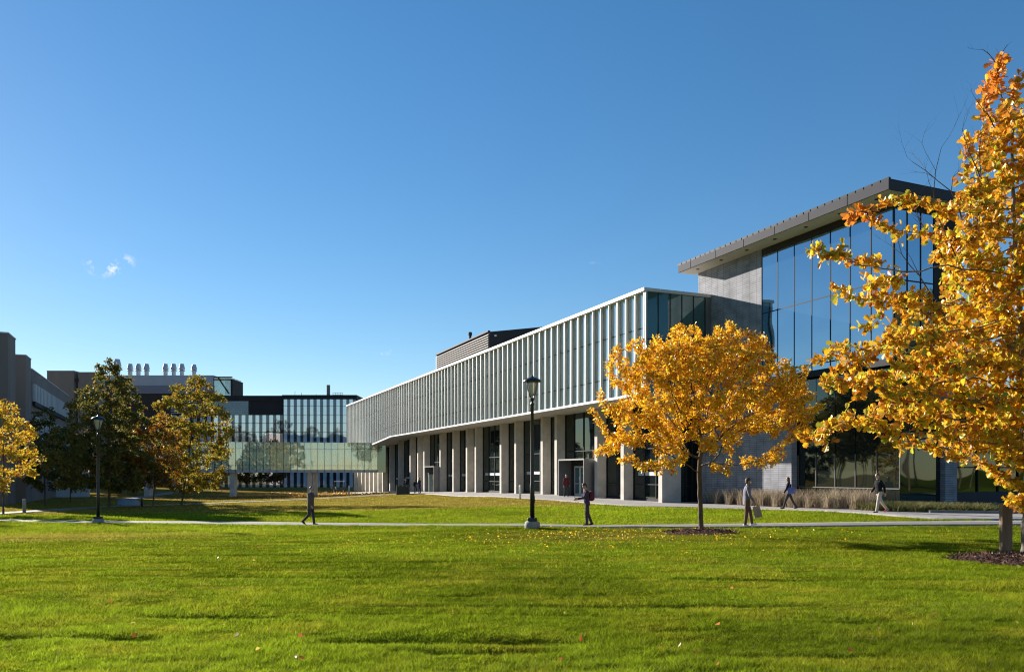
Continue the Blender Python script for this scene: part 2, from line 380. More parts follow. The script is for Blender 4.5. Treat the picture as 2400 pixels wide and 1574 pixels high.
# ------------------------------------------------------------------ materials for the buildings
m_fin = mat('white_aluminium', (.45, .46, .435), .5, var=.05, vscale=.6)
m_cap = mat('white_coping', (.51, .51, .50), .45, var=.03)
m_conc = mat('pale_concrete', (.47, .435, .39), .85, var=.13, vscale=1.6, bump=.12, bscale=25)
m_soffit = mat('soffit_panel', (.46, .44, .41), .7, var=.05, vscale=.8)
m_eave = mat('eave_soffit', (.50, .44, .35), .7, var=.04, vscale=.8)
m_fascia = mat('grey_metal_fascia', (.055, .055, .066), .7, spec=.08, var=.06, vscale=.7)
m_dark = mat('dark_metal', (.026, .028, .033), .6, var=.1, vscale=.6, spec=.1)
m_dark2 = mat('dark_brown_metal', (.035, .030, .032), .6, var=.1, vscale=.6, spec=.12)
m_grey = mat('grey_portal_metal', (.16, .16, .165), .4, metal=.3, var=.06)
m_alu = mat('door_aluminium', (.55, .56, .56), .4, metal=.3)
m_louv = mat('louvre_metal', (.17, .155, .15), .6, spec=.1, var=.05)
m_gl_bar = glass('bar_glass', (.34, .375, .36), .38, (.95, .98, .97))
m_gl_end = glass('end_glass', (.050, .105, .105), .12, (.72, .9, .88))
m_gl_hall = glass('hall_glass', (.014, .030, .050), .47, (.60, .80, .95), wave=.035)
m_gl_low = glass('lower_glass', (.010, .014, .013), .05, (.8, .9, .85))
m_gl_mid = glass('painted_sky_glass', (.68, .78, .90), .50, (1.0, 1.0, 1.0), wave=.015)  # pale tint puts the reflected sky into the diffuse colour
m_gl_middk = glass('dark_glass', (.022, .030, .045), .10, (.7, .85, 1.0), wave=.015)
m_gl_bridge = glass('green_glass', (.66, .72, .60), .22, (.95, 1.0, .97), transp=.60, wave=.02, wscale=.4)
m_oldconc = mat('weathered_concrete', (.19, .16, .145), .9, var=.12, vscale=.35, bump=.1, bscale=8, stretch=(1, 1, .3))
m_band = mat('pale_spandrel', (.42, .45, .47), .6, var=.08, vscale=.5)

vary(m_fin, .07); vary(m_conc, .06); vary(m_band, .05)
def brick_mat(name, c1, c2, mort, sc_=1.0, axes='yz'):
    m = bpy.data.materials.new(name); m.use_nodes = True; nt = m.node_tree; b = nt.nodes['Principled BSDF']; b.inputs['Roughness'].default_value = .75; b.inputs['Specular IOR Level'].default_value = .12
    t = N(nt, 'ShaderNodeTexCoord'); sp = N(nt, 'ShaderNodeSeparateXYZ'); nt.links.new(t.outputs['Object'], sp.inputs[0])
    ad = N(nt, 'ShaderNodeMath', operation='ADD'); nt.links.new(sp.outputs['X'], ad.inputs[0]); nt.links.new(sp.outputs['Y'], ad.inputs[1])
    cb = N(nt, 'ShaderNodeCombineXYZ'); nt.links.new(ad.outputs[0], cb.inputs['X']); nt.links.new(sp.outputs['Z'], cb.inputs['Y'])
    br = N(nt, 'ShaderNodeTexBrick'); br.offset = 0.0; br.inputs['Scale'].default_value = 1; br.inputs['Brick Width'].default_value = .62; br.inputs['Row Height'].default_value = .115
    br.inputs['Mortar Size'].default_value = .014; br.inputs['Color1'].default_value = (*c1, 1); br.inputs['Color2'].default_value = (*c2, 1); br.inputs['Mortar'].default_value = (*mort, 1)
    nt.links.new(cb.outputs[0], br.inputs['Vector'])
    n = N(nt, 'ShaderNodeTexNoise'); n.inputs['Scale'].default_value = 1.1; n.inputs['Detail'].default_value = 4; nt.links.new(cb.outputs[0], n.inputs['Vector'])
    mr = N(nt, 'ShaderNodeMapRange'); mr.inputs['From Min'].default_value = .35; mr.inputs['From Max'].default_value = .65; mr.inputs['To Min'].default_value = .78; mr.inputs['To Max'].default_value = 1.15
    nt.links.new(n.outputs['Fac'], mr.inputs['Value'])
    v = N(nt, 'ShaderNodeVectorMath', operation='SCALE'); nt.links.new(br.outputs[0], v.inputs[0]); nt.links.new(mr.outputs[0], v.inputs['Scale'])
    nt.links.new(v.outputs[0], b.inputs['Base Color'])
    bp = N(nt, 'ShaderNodeBump'); bp.invert = True; bp.inputs['Strength'].default_value = .45; bp.inputs['Distance'].default_value = .03
    nt.links.new(br.outputs['Fac'], bp.inputs['Height']); nt.links.new(bp.outputs[0], b.inputs['Normal']); return m
m_brick = brick_mat('grey_brick', (.285, .287, .315), (.235, .238, .265), (.14, .14, .158))

# ------------------------------------------------------------------ MAIN BAR BUILDING (local x = depth e, local y = length d)
ANG = math.atan2(.3945, .9189)
ex, ey = math.cos(ANG), math.sin(ANG); dx, dy = -ey, ex
OX, OY = 8.34, 49.4
def s_at(u, wv):
    """distance along the facade whose image column is u, on the plane at depth wv"""
    t = (u-1200)/F; x0 = OX+wv*ex; y0 = OY+wv*ey
    return (x0 - t*y0)/(t*dy - dx)
def wz(s, wv): return h1(OX+s*dx+wv*ex, OY+s*dy+wv*ey)
bar = empty('campus_building', (OX, OY, 0), ANG)
tag(bar, 'long pale building with upper floor of white vertical fins over concrete columns', 'building')
ZT, ZB = 13.65, 6.93; L = 93.0; WID = 5.06
# upper volume: fins and one window per bay
def zbot(s): return ZB if s < 63 else ZB - (s-63)*.066
PITCH = 1.107; nb = 84
fm = MB().box(-.02, .17, -.042, .042, 0, 1)
fin0 = fm.build('fin', m_fin, bar); win0 = None
wmesh = MB().box(.19, .23, 0, PITCH-.10, 0, 1).build('window', m_gl_bar, bar)
mull = MB().box(.165, .19, 0, PITCH-.10, -.03, .03).build('transom', m_dark, wmesh)
for i in range(nb+1):
    s = i*PITCH; zb = zbot(s)+.16; f = fin0 if i == 0 else inst(fin0)
    f.location = (0, s+.05 if i == 0 else s, zb); f.scale = (1, 1, ZT-.2-zb)
    if i < nb:
        g = wmesh if i == 0 else inst(wmesh)
        g.location = (random.uniform(-.004, .004), s+.05, zb); g.scale = (1, 1, ZT-.2-zb); g.rotation_euler = (0, 0, random.uniform(-.003, .003))
        hgt = ZT-.2-zb
        for k, zz in enumerate((4.15, 1.35)):
            t_ = mull if (i == 0 and k == 0) else inst(mull, parent=g)
            t_.location = (0, 0, zz/6.4); t_.scale = (1, 1, 1/hgt)
MB().box(-.12, 5.04, -.12, 1.62, ZT-.2, ZT).box(-.12, 20, 1.62, L+.1, ZT-.2, ZT).build('roof', m_cap, bar)
# roof trim front edge is the cap itself; bottom edge rail
b = MB(); b.box(-.12, .24, -.12, 63, ZB-.02, ZB+.14)
b.hexa([(-.12,63,ZB-.04),(.24,63,ZB-.04),(.24,L+.1,zbot(L)-.04),(-.12,L+.1,zbot(L)-.04),(-.12,63,ZB+.16),(.24,63,ZB+.16),(.24,L+.1,zbot(L)+.16),(-.12,L+.1,zbot(L)+.16)])
b.build('bottom_rail', m_cap, bar)
b = MB(); b.box(.24, 12, 0, 63, ZB-.02, ZB+.1)
b.hexa([(.24,63,ZB-.02),(12,63,ZB-.02),(12,L,zbot(L)-.02),(.24,L,zbot(L)-.02),(.24,63,ZB+.1),(12,63,ZB+.1),(12,L,zbot(L)+.1),(.24,L,zbot(L)+.1)])
b.build('soffit', m_soffit, bar)
MB().box(.25, 5.03, .24, 1.62, ZB+.1, ZT-.2).box(.25, 20, 1.62, L, ZB+.1, ZT-.2).build('upper_wall', m_dark, bar)
# near end face: glazed
ef = MB()
MB().box(.0, .14, -.10, .10, ZB+.16, ZT-.2).build('corner_post', m_cap, bar)
for k in range(5):
    x0 = .14 + k*(4.5/5); x1 = x0+.9-.05
    g = MB().box(x0, x1, .0, .05, ZB+.16, 10.45-.03).box(x0, x1, .0, .05, 10.45+.03, ZT-.2).build('end_window', m_gl_end, bar)
b = MB(); b.box(.14, 4.64, .06, .12, ZB+.16, ZT-.2)
for k in range(6): b.box(.14+k*.9-.05, .14+k*.9, -.03, .06, ZB+.16, ZT-.2)
b.box(.14, 4.64, -.02, .05, 10.42, 10.48)
b.build('end_frame', m_dark, bar)
MB().box(4.65, 5.02, -.06, .2, ZB+.16, ZT-.2).build('end_pier', m_grey, bar)
MB().box(.14, 5.05, -.12, .2, ZB-.04, ZB+.16).build('end_rail', m_cap, bar)
# ground floor columns
cols_u = [1552,1462,1400,1305,1272,1209.6,1175,1115.6,1095,1063,1032.5,994.5,980,962,935,914,897,886.5]
cs = [s_at(u, 2.4) for u in cols_u]
for i, s in enumerate(cs):
    dep = 1.5 if i == 0 else .86
    zg = wz(s, 2.4)-.15
    b = MB().box(2.4, 2.4+dep, s, s+.45, zg, ZB-.02)
    if i == 0: b = MB().box(2.4, 3.9, s, s+.45, zg, ZB-.02)
    b.build('column', m_conc, bar, bevel=.015)
# more columns beyond the bridge end
for k in range(6):
    s = cs[-1]+3+k*3; MB().box(2.4, 3.3, s, s+.5, -1.6, zbot(s)-.02).build('column', m_conc, bar)
# ground floor glazing bays (between columns, set at w=3.2)
GW = 3.24
portal_rng = [(11.2, 15.4), (49.3, 53.0)]
for i in range(len(cs)-1):
    a = cs[i]+.45; c = cs[i+1]
    if c-a < .3: continue
    zg = wz((a+c)/2, 3.2)+.06
    root = MB().box(GW, GW+.04, a, c, zg+.12, ZB-.02).build('ground_window', m_gl_low, bar)
    f = MB(); n = max(1, round((c-a)/1.6))
    for k in range(n+1):
        y = a + (c-a)*k/n; f.box(GW-.07, GW, max(a, y-.03), min(c, y+.03), zg+.12, ZB-.02)
    for zz in (zg+.12, zg+1.1, zg+3.6): f.box(GW-.065, GW-.001, a+.03, c-.03, zz, zz+.06)
    f.box(GW-.10, GW+.05, a, c, zg-.25, zg+.118)
    f.build('window_frame', m_dark, root)
    if c-a > 3.5:     # pale blind / counter glimpsed inside
        MB().box(GW-.012, GW-.004, a+.6, c-.6, zg+1.75, zg+2.0).build('inner_ledge', m_band, root)
MB().box(GW+.05, GW+.15, 2.2, L, -1.8, ZB-.03).box(9.1, 20, 1.64, L, -1.8, ZB+.08).build('inner_wall', m_dark, bar)
MB().box(3.9, 5.05, cs[0]+.3, cs[0]+.34, .1, ZB-.03).build('end_ground_window', m_gl_low, bar)
b = MB()
for x in (3.92, 4.45, 5.0): b.box(x-.03, x+.03, cs[0]+.24, cs[0]+.3, .1, ZB-.03)
b.box(3.95, 5.0, cs[0]+.25, cs[0]+.3, 1.1, 1.17); b.build('end_ground_frame', m_dark, bar)
MB().box(3.2, 9.09, cs[0]+.45, 2.15, 0, ZB-.03).build('end_inner_wall', m_dark, bar)
# door portals
for pi, (a, c) in enumerate(portal_rng):
    zg = wz((a+c)/2, 2.5)+.02; zt = 3.13 if pi == 0 else 2.85
    p = MB()
    p.box(1.7, 3.20, a-.08, a, zg-.1, zt); p.box(1.7, 3.20, c, c+.08, zg-.1, zt); p.box(1.7, 3.20, a, c, zt-.12, zt)
    pr = p.build('entrance_portal', m_grey, bar)
    MB().box(2.86, 2.92, a, c, zg, zt-.12).build('portal_back', m_dark2, pr)
    mid = (a+c)/2 + .75 if pi == 0 else (a+c)/2
    if pi == 0:
        for k in (0, 1):
            y0 = mid-1.25+k*1.0
            d = MB(); d.box(2.78, 2.85, y0, y0+.09, zg+.03, zg+2.45); d.box(2.78, 2.85, y0+.83, y0+.92, zg+.03, zg+2.45)
            d.box(2.78, 2.85, y0+.09, y0+.83, zg+2.33, zg+2.45); d.box(2.78, 2.85, y0+.09, y0+.83, zg+.03, zg+.25); d.box(2.75, 2.80, y0+.09, y0+.83, zg+1.02, zg+1.07)
            dr = d.build('door', m_alu, pr)
            MB().box(2.80, 2.83, y0+.09, y0+.83, zg+.25, zg+2.33).build('door_glass', m_gl_end, dr)
        MB().box(2.765, 2.775, mid-.28, mid-.16, zg+1.35, zg+1.62).build('notice', mat('paper', (.75, .75, .72), .8), pr)
    else:
        d = MB().lathe([(.95, zg+.05), (.95, zg+2.2)], 2.6, mid, 24)
        dr = d.build('revolving_door', m_gl_bridge, pr)
        MB().lathe([(1.0, zg+2.2), (1.0, zg+2.36)], 2.6, mid, 24).build('door_canopy', m_dark, dr)
# rooftop penthouse
pent = MB()
X0, X1, S0, S1 = 6, 20, 41.7, 61.5; zc, zr = 18.2, 20.4
pent.hexa([(X0,S0,ZT),(X1,S0,ZT),(X1,S1,ZT),(X0,S1,ZT),(X0,S0,zc),(X1,S0,zr),(X1,S1,zr),(X0,S1,zc)])
pe = pent.build('penthouse', m_dark2, bar)
b = MB()
z = ZT+.1
while z < zc-.25: b.hexa([(X0-.16,S0-.02,z),(X0-.01,S0-.02,z+.1),(X0-.01,S1,z+.1),(X0-.16,S1,z),(X0-.16,S0-.02,z+.10),(X0-.01,S0-.02,z+.2),(X0-.01,S1,z+.2),(X0-.16,S1,z+.10)]); z += .27
b.build('louvre', m_louv, pe)
MB().box(X0-.2, X0+.1, S0-.05, S1+.05, zc-.02, zc+.14).build('penthouse_coping', m_fascia, pe)
MB().lathe([(.16, zc), (.16, zc+1.3), (.24, zc+1.35), (.24, zc+1.75), (.1, zc+1.8)], X0+1.5, s_at(1102, X0+1.5), 12).build('flue', m_fascia, pe)
MB().box(X0+.6, X0+.85, S0-.12, S0, zc-.5, zc-.3).build('wall_light', m_cap, pe)

# ------------------------------------------------------------------ HALL (tall glazed volume with the overhanging roof)
hall = empty('glass_hall', (OX, OY, 0), ANG)
tag(hall, 'tall blue-glazed hall with grey brick walls under a broad flat overhanging roof', 'building')
HW = 5.06; HE = 9.56; SN = -14.2; SOF = 15.36; RT = 15.83
MB().box(HW, HW+.4, -4.87, 1.3, -.3, SOF).box(HW, HW+.4, -7.35, -4.87, -.3, 7.6).build('brick_wall', m_brick, hall)
MB().box(HW+.4, HE, 1.3, 1.6, -.3, SOF).box(HE, HE+.3, SN+.2, 1.3, 8, SOF).build('back_wall', m_brick, hall)
MB().box(HE-.85, HE, SN-.02, SN+.5, -.3, 8.6).build('brick_pier', m_brick, hall)
# upper glazing, long side
for k in range(7):
    y1 = -4.87 - k*1.333; y0 = y1-1.333
    for (z0, z1) in ((8.0, 11.47), (11.53, 14.95)):
        g = MB().box(-.02, .02, -.64, .64, z0, z1).build('window', m_gl_hall, hall)
        g.location = (HW+.06, (y0+y1)/2, 0); g.rotation_euler = (0, 0, random.uniform(-.007, .007))
    MB().box(-.02, .02, -.64, .64, 7.62, 7.94).build('window', m_gl_hall, hall).location = (HW+.06, (y0+y1)/2, 0)
for k in range(3):
    x0 = HW+.12+k*.93
    for (z0, z1) in ((7.62, 11.47), (11.53, 14.95)):
        g = MB().box(x0, x0+.89, SN+.04, SN+.08, z0, z1).build('window', m_gl_hall, hall)
b = MB()
for k in range(8): y = -4.87-k*1.333; b.box(HW+.02, HW+.14, y-.025, y+.025, 7.6, 14.98)
for zz in (7.58, 7.95, 11.47, 14.95): b.box(HW+.03, HW+.13, SN, -4.87, zz, zz+.06)
for k in range(4): x = HW+.10+k*.93; b.box(x-.025, x+.025, SN+.01, SN+.12, 7.6, 14.98)
for zz in (7.58, 11.47, 14.95): b.box(HW+.1, HW+2.9, SN+.02, SN+.12, zz, zz+.06)
b.build('window_frame', m_dark, hall)
MB().box(HW+.02, HW+.5, SN+.02, -4.87, 15.01, SOF).box(HW+.5, HE, SN+.02, SN+.4, 15.01, SOF).build('head_band', m_dark2, hall)
MB().box(HW+2.92, HE, SN+.03, SN+.3, 7.3, 15.0).build('dark_panel', m_dark, hall)
MB().box(HW+.2, HE-.1, SN+.2, 1.2, 7.3, 7.6).build('upper_floor', m_soffit, hall)
MB().box(HW+.3, HE-.1, SN+.3, -4.9, 7.6, 15.2).build('inner_core', m_dark, hall)
# lower glazing
for k in range(5):
    y1 = -7.35-k*1.37; y0 = y1-1.37
    MB().box(HW+.5, HW+.54, y0+.02, y1-.02, .1, 1.2).box(HW+.5, HW+.54, y0+.02, y1-.02, 1.26, 7.3).build('lower_window', m_gl_low, hall)
b = MB()
for k in range(6): y = -7.35-k*1.37; b.box(HW+.46, HW+.5, y-.018, y+.018, 1.26, 3.0)
b.box(HW+.46, HW+.5, SN, -7.35, 1.20, 1.25); b.build('sill_rail', m_louv, hall)
MB().box(HW+.56, HW+.8, SN+.3, -7.35, 0, 7.3).box(HW+.8, HE-.9, SN+.35, SN+.6, 0, 7.3).build('inner_wall', m_dark, hall)
MB().box(HW+.5, HE-.9, SN+.25, SN+.29, .1, 7.3).build('lower_end_window', m_gl_low, hall)
MB().box(HW, HE, SN+.1, -7.35, 7.3, 7.58).build('floor_edge', m_dark, hall)
# roof
rf = MB().box(3.76, 3.76+5.9, -15.1, 1.75, SOF+.02, RT).build('roof', m_fascia, hall)
MB().box(3.82, 3.76+5.8, -15.04, 1.7, SOF, SOF+.018).build('roof_soffit', m_eave, rf)
b = MB()
y = -15.1
while y < 1.6: b.box(3.77, 3.90, y, y+.42, RT, RT+.13); y += .5
b.box(3.79, 9.6, -15.06, 1.7, RT+.001, RT+.075); b.build('roof_edge_clips', m_dark, rf)
b = MB()
for y in np.arange(-12.6, 1.6, 2.6): MB().box(3.745, 3.76, y-.012, y+.012, SOF+.03, RT-.005).build('fascia_joint', m_dark, rf)
for y in (-13.9, -11.6, -9.2, -6.8, -4.4, -2.0, .4):
    MB().lathe([(.11, SOF-.02), (.11, SOF)], 4.35, y, 14).build('downlight', m_dark, rf)
# low dark wing to the right of the hall, behind the oak
wing = empty('low_wing', (OX, OY, 0), ANG)
tag(wing, 'low dark glazed wing set back behind the large oak', 'building')
MB().box(HE+1.2, 30, -10.5, 1.5, -.2, .9).build('plinth', m_fascia, wing)
MB().box(HE+1.25, 30, -10.4, 1.4, .9, 5.9).build('glass_wall', m_gl_low, wing)
b = MB()
for x in np.arange(HE+1.3, 30, 1.8): b.box(x-.03, x+.03, -10.48, -10.4, .9, 5.9)
b.box(HE+1.2, 30, -10.46, -10.4, 2.3, 2.37); b.build('frame', m_dark, wing)
MB().box(HE+.31, 31, -11.4, 1.6, 5.9, 6.8).build('roof', m_dark, wing)

# ------------------------------------------------------------------ FOOTBRIDGE
bl = Vector((PX(885, 118), 118, 0)); br_ = Vector((PX(318, 112), 112, 0)); bv = (br_-bl); BL = bv.length
bridge = empty('footbridge', bl, math.atan2(bv.y, bv.x))       # local x runs to the left, local y away (-) / toward
tag(bridge, 'enclosed green-glass footbridge on concrete pillars between the buildings', 'bridge')
ys = -1 if True else 1
BZ0, BZ1 = 2.1, 6.55; BD = 3.6
# local +y after rotation of ~180deg points toward the camera
b = MB().box(0, BL, -BD, 0, BZ0, BZ0+.38).build('deck', m_band, bridge)
MB().box(0, BL, -BD, 0, BZ1-.18, BZ1).build('roof', m_band, bridge)
npan = 35; pw = BL/npan
gp = MB().box(0.02, pw-.02, .01, .05, BZ0+.40, BZ0+1.0).box(0.02, pw-.02, .01, .05, BZ0+1.03, BZ1-.98).box(.02, pw-.02, .01, .05, BZ1-.95, BZ1-.02).build('glass_panel', m_gl_bridge, bridge)
ml = MB().box(-.025, .025, .0, .075, BZ0+.05, BZ1).build('mullion', m_dark, bridge)
mlb = MB().box(-.025, .025, -BD-.02, -BD+.04, BZ0+.38, BZ1-.18).build('rear_mullion', m_dark, bridge)
for k in range(npan):
    g = gp if k == 0 else inst(gp); g.location = (k*pw, 0, 0); g.rotation_euler = (random.uniform(-.004, .004), 0, random.uniform(-.006, .006))
    if k: inst(ml).location = (k*pw, 0, 0); inst(mlb).location = (k*pw, 0, 0)
MB().box(0, BL, -BD-.04, -BD, BZ0+.4, BZ1-.2).build('rear_glass', m_gl_bridge, bridge)
MB().box(0, BL, .052, .072, BZ0+1.0, BZ0+1.03).box(0, BL, .052, .072, BZ1-.98, BZ1-.95).build('transom', m_dark, bridge)
b = MB()
for k in range(0, npan, 1): b.box(k*pw+.3, k*pw+.42, -BD+.5, -BD+.6, BZ0+.38, BZ1-.3)
b.build('inner_post', m_cap, bridge)
for u, off in ((548, 0), (727, 0), (357, 0)):
    X = PX(u, 115); dd = (Vector((X, 115, 0))-bl).dot(bv.normalized()); zg = h1(X, 115)-.2
    MB().box(dd-.12, dd+.55, -BD+.6, -.5, zg, BZ0-.001).build('pillar', m_conc, bridge, bevel=.02)
    if u == 727: MB().box(dd-.75, dd-.35, -BD+.2, -.9, zg, BZ0-.001).build('pillar', m_conc, bridge)
MB().box(-1.2, 0, -BD, -.2, BZ0, BZ1).build('end_box', m_gl_end, bridge)

# ------------------------------------------------------------------ STRIPED GLASS BUILDING beyond the bridge
YM = 178.0
def zy(v, Y=YM): return CAMZ+(1108-v)/F*Y
mid = empty('striped_glass_building', (PX(662, YM), YM, 0), 0)
tag(mid, 'glass block striped in sky-blue and dark vertical strips beyond the footbridge', 'building')
x835 = PX(835.5, YM)-PX(662, YM); x400 = PX(395, YM)-PX(662, YM)
ztop = zy(925)
MB().box(0, x835, .3, 22, -1.6, ztop-1.0).box(x400, 0, 1.6, 22, -1.6, ztop-1.0).build('wall', m_dark, mid)
MB().box(-.1, x835+.05, 0, 22, zy(935), ztop).build('parapet', m_dark, mid)
MB().box(x400, -.1, 1.0, 22, zy(938), ztop-.05).build('parapet', m_dark2, mid)
MB().box(-8.1, -.05, 1.15, 1.6, zy(971), zy(938)).build('blank_panel', m_dark2, mid)
lg = MB().box(x400, -8.1, 1.3, 1.58, zy(971), zy(938)).build('louvre_window', m_gl_middk, mid)
b = MB()
for k in range(7): z = zy(971)+.35+k*.42; b.box(x400, -8.15, 1.15, 1.3, z, z+.13)
b.build('louvre', m_band, lg)
ps = 1.49; n = int(x835/ps)
hi = zy(935); lo = 2.6
for k in range(n+1):
    x = .25+k*ps
    if x+.75 > x835: break
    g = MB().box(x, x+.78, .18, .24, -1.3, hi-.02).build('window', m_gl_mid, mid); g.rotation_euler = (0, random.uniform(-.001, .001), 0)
    MB().box(x+.78, min(x+ps, x835), .16, .22, -1.3, hi-.02).build('dark_panel', m_gl_middk, mid)
n = int(-x400/1.58)
for k in range(n):
    x = -.25-(k+1)*1.58
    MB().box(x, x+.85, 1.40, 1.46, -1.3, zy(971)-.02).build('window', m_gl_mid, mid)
    MB().box(x+.85, x+1.58, 1.38, 1.44, -1.3, zy(971)-.02).build('dark_panel', m_gl_middk, mid)
b = MB()
for v in (951, 972, 991, 1012): b.box(0, x835, .12, .16, zy(v), zy(v)+.06)
for v in (991, 1012): b.box(x400, 0, 1.33, 1.38, zy(v), zy(v)+.10)
b.build('floor_line', m_dark, mid)
MB().lathe([(.42, ztop), (.42, ztop+2.9)], PX(755, YM)-PX(662, YM), 6, 14).build('flue', m_louv, mid)
b = MB()
for uu, hh in ((677, 1.3), (693, 1.0), (728, .7)): x = PX(uu, YM)-PX(662, YM); b.tube((x, 5, ztop), (x, 5, ztop+hh), .05)
xa = PX(766, YM)-PX(662, YM); xb = PX(790, YM)-PX(662, YM)
for x in np.linspace(xa, xb, 5): b.tube((x, 6, ztop), (x, 6, ztop+1.1), .04)
b.tube((xa, 6, ztop+1.1), (xb, 6, ztop+1.1), .05); b.tube((xa, 6, ztop+.6), (xb, 6, ztop+.6), .04)
b.build('roof_rail', m_louv, mid)

# lab building behind with exhaust stacks
YL = 205.0
def zl(v): return CAMZ+(1108-v)/F*YL
lab = empty('laboratory_building', (PX(290, YL), YL, 0), 0)
tag(lab, 'grey-blue rooftop plant block with a row of exhaust stacks behind the trees', 'building')
xr = PX(500, YL)-PX(290, YL); xl = PX(215, YL)-PX(290, YL)
m_labw = mat('blue_grey_cladding', (.30, .33, .41), .5, metal=.2, var=.05, vscale=.3)
MB().box(xl, xr, 0, 16, zl(903), zl(879)).build('upper_wall', m_labw, lab)
MB().box(xl, xr+.1, -.15, 16, zl(922), zl(903)-.02).build('middle_band', mat('slate_cladding', (.13, .14, .20), .5, var=.05), lab)
MB().box(xl, xr, .2, 16, -1.5, zl(922)-.02).build('lower_wall', m_dark2, lab)
xg = PX(545, YL)-PX(290, YL)
g = MB().box(xr+.12, xg-.5, .3, 8, zl(926), zl(884)).build('glass_box', m_gl_bridge, lab)
b = MB(); b.box(xg-.5, xg, 0, 8, zl(926), zl(888)); b.box(xr+.1, xg-.1, 0, .25, zl(884), zl(882)); b.tube((xr+1.2, 0, zl(884)), (xg-1, 0, zl(922)), .15)
b.box(xr+.1, xg-.1, .0, .25, zl(890), zl(888)); b.build('frame', m_dark, lab)
m_stack = mat('galvanised_stack', (.42, .43, .46), .4, metal=.5, var=.08)
for u, k in ((261, 1.35), (292, 1), (311.5, 1), (331, 1), (376, 1), (395.5, 1), (415, 1), (444, .95)):
    zb = zl(880); x = PX(u, YL)-PX(290, YL)
    MB().lathe([(.55*k, zb), (.55*k, zb+1.5*k), (.8*k, zb+1.55*k), (.8*k, zb+1.7*k), (.62*k, zb+1.9*k), (.78*k, zb+2.2*k), (.5*k, zb+3.5*k), (.45*k, zb+3.5*k)], x, 3, 16).build('exhaust_stack', m_stack, lab)

# ------------------------------------------------------------------ LEFT CONCRETE BUILDING
lbx, lby = -55.1, 90.0
lb = empty('concrete_building', (lbx, lby, 0), ANG)      # local x: depth to the right, local y: away
tag(lb, 'brown concrete building with stepped stair towers and pale window bands at the left', 'building')
ztw = 13.9; D = -1.3
MB().box(-7, 0, 0, 34, -1.6, ztw).build('wall', m_oldconc, lb)
MB().box(-7.1, .06, -.05, 34.1, ztw, ztw+.12).build('coping', m_band, lb)
for k, (z0, z1) in enumerate(((10.3, 12.3), (6.0, 8.6), (2.2, 4.9))):
    bw = MB().box(0.02, .25, .6, 33.5, z0-.0, z1).build('window_band', m_band, lb)
    b = MB().box(.1, .32, .6, 33.5, z0-.55, z0-.02); b.build('sill_strip', m_dark, bw)  # dark strip running below the window band
    b = MB()
    for y in np.arange(1.2, 33, 1.15): b.box(.25, .275, y, y+.07, z0+.05, z1-.05)
    b.build('window_frame', m_oldconc, bw)
MB().box(-5, .45, -6.7, -3.4, -1.6, 14.55).build('stair_tower', m_oldconc, lb)
MB().box(-5.05, .50, -6.76, -3.36, 14.55, 14.66).build('tower_coping', m_band, lb)
MB().box(-5, -.3, -3.4, -.01, -1.6, 13.8).build('link_wall', m_oldconc, lb)
tw = (Vector((-48.8-lbx, 76-lby)).dot(Vector((ex, ey))), Vector((-48.8-lbx, 76-lby)).dot(Vector((dx, dy))))
MB().box(tw[0]-2.2, tw[0], tw[1], tw[1]+3.9, -1.6, 15.5).build('stair_tower', m_oldconc, lb)
MB().box(tw[0]-2.25, tw[0]+.06, tw[1]-.06, tw[1]+3.96, 15.5, 15.62).build('tower_coping', m_band, lb)
MB().box(.0, 4.0, 20, 22, -1.6, 2.1).build('entrance_block', m_band, lb)
# further concrete block
YB = 150.0
def zb_(v): return CAMZ+(1108-v)/F*YB
fb = empty('far_concrete_block', (PX(110, YB), YB, 0), 0)
tag(fb, 'plain brown concrete block rising behind the dark pyramidal tree', 'building')
MB().box(0, PX(173, YB)-PX(110, YB), 0, 20, -1.6, zb_(869)).build('wall', m_oldconc, fb)
MB().box(-.05, PX(173.5, YB)-PX(110, YB), -.06, 20.1, zb_(869), zb_(868)).build('coping', m_band, fb)
MB().box(PX(179, YB)-PX(110, YB), PX(228, YB)-PX(110, YB), .5, 3, -1.6, zb_(872)).build('wall', m_oldconc, fb)
MB().box(PX(178.5, YB)-PX(110, YB), PX(228.5, YB)-PX(110, YB), .4, 3.1, zb_(872), zb_(870.6)).build('coping', m_band, fb)
MB().box(PX(173, YB)-PX(110, YB), PX(179, YB)-PX(110, YB), 3, 20, -1.6, zb_(878)).build('recess', m_dark2, fb)
b = MB().box(PX(175, YB)-PX(110, YB), PX(181, YB)-PX(110, YB), .2, .5, zb_(893), zb_(886)); b.build('vent', m_dark, fb)

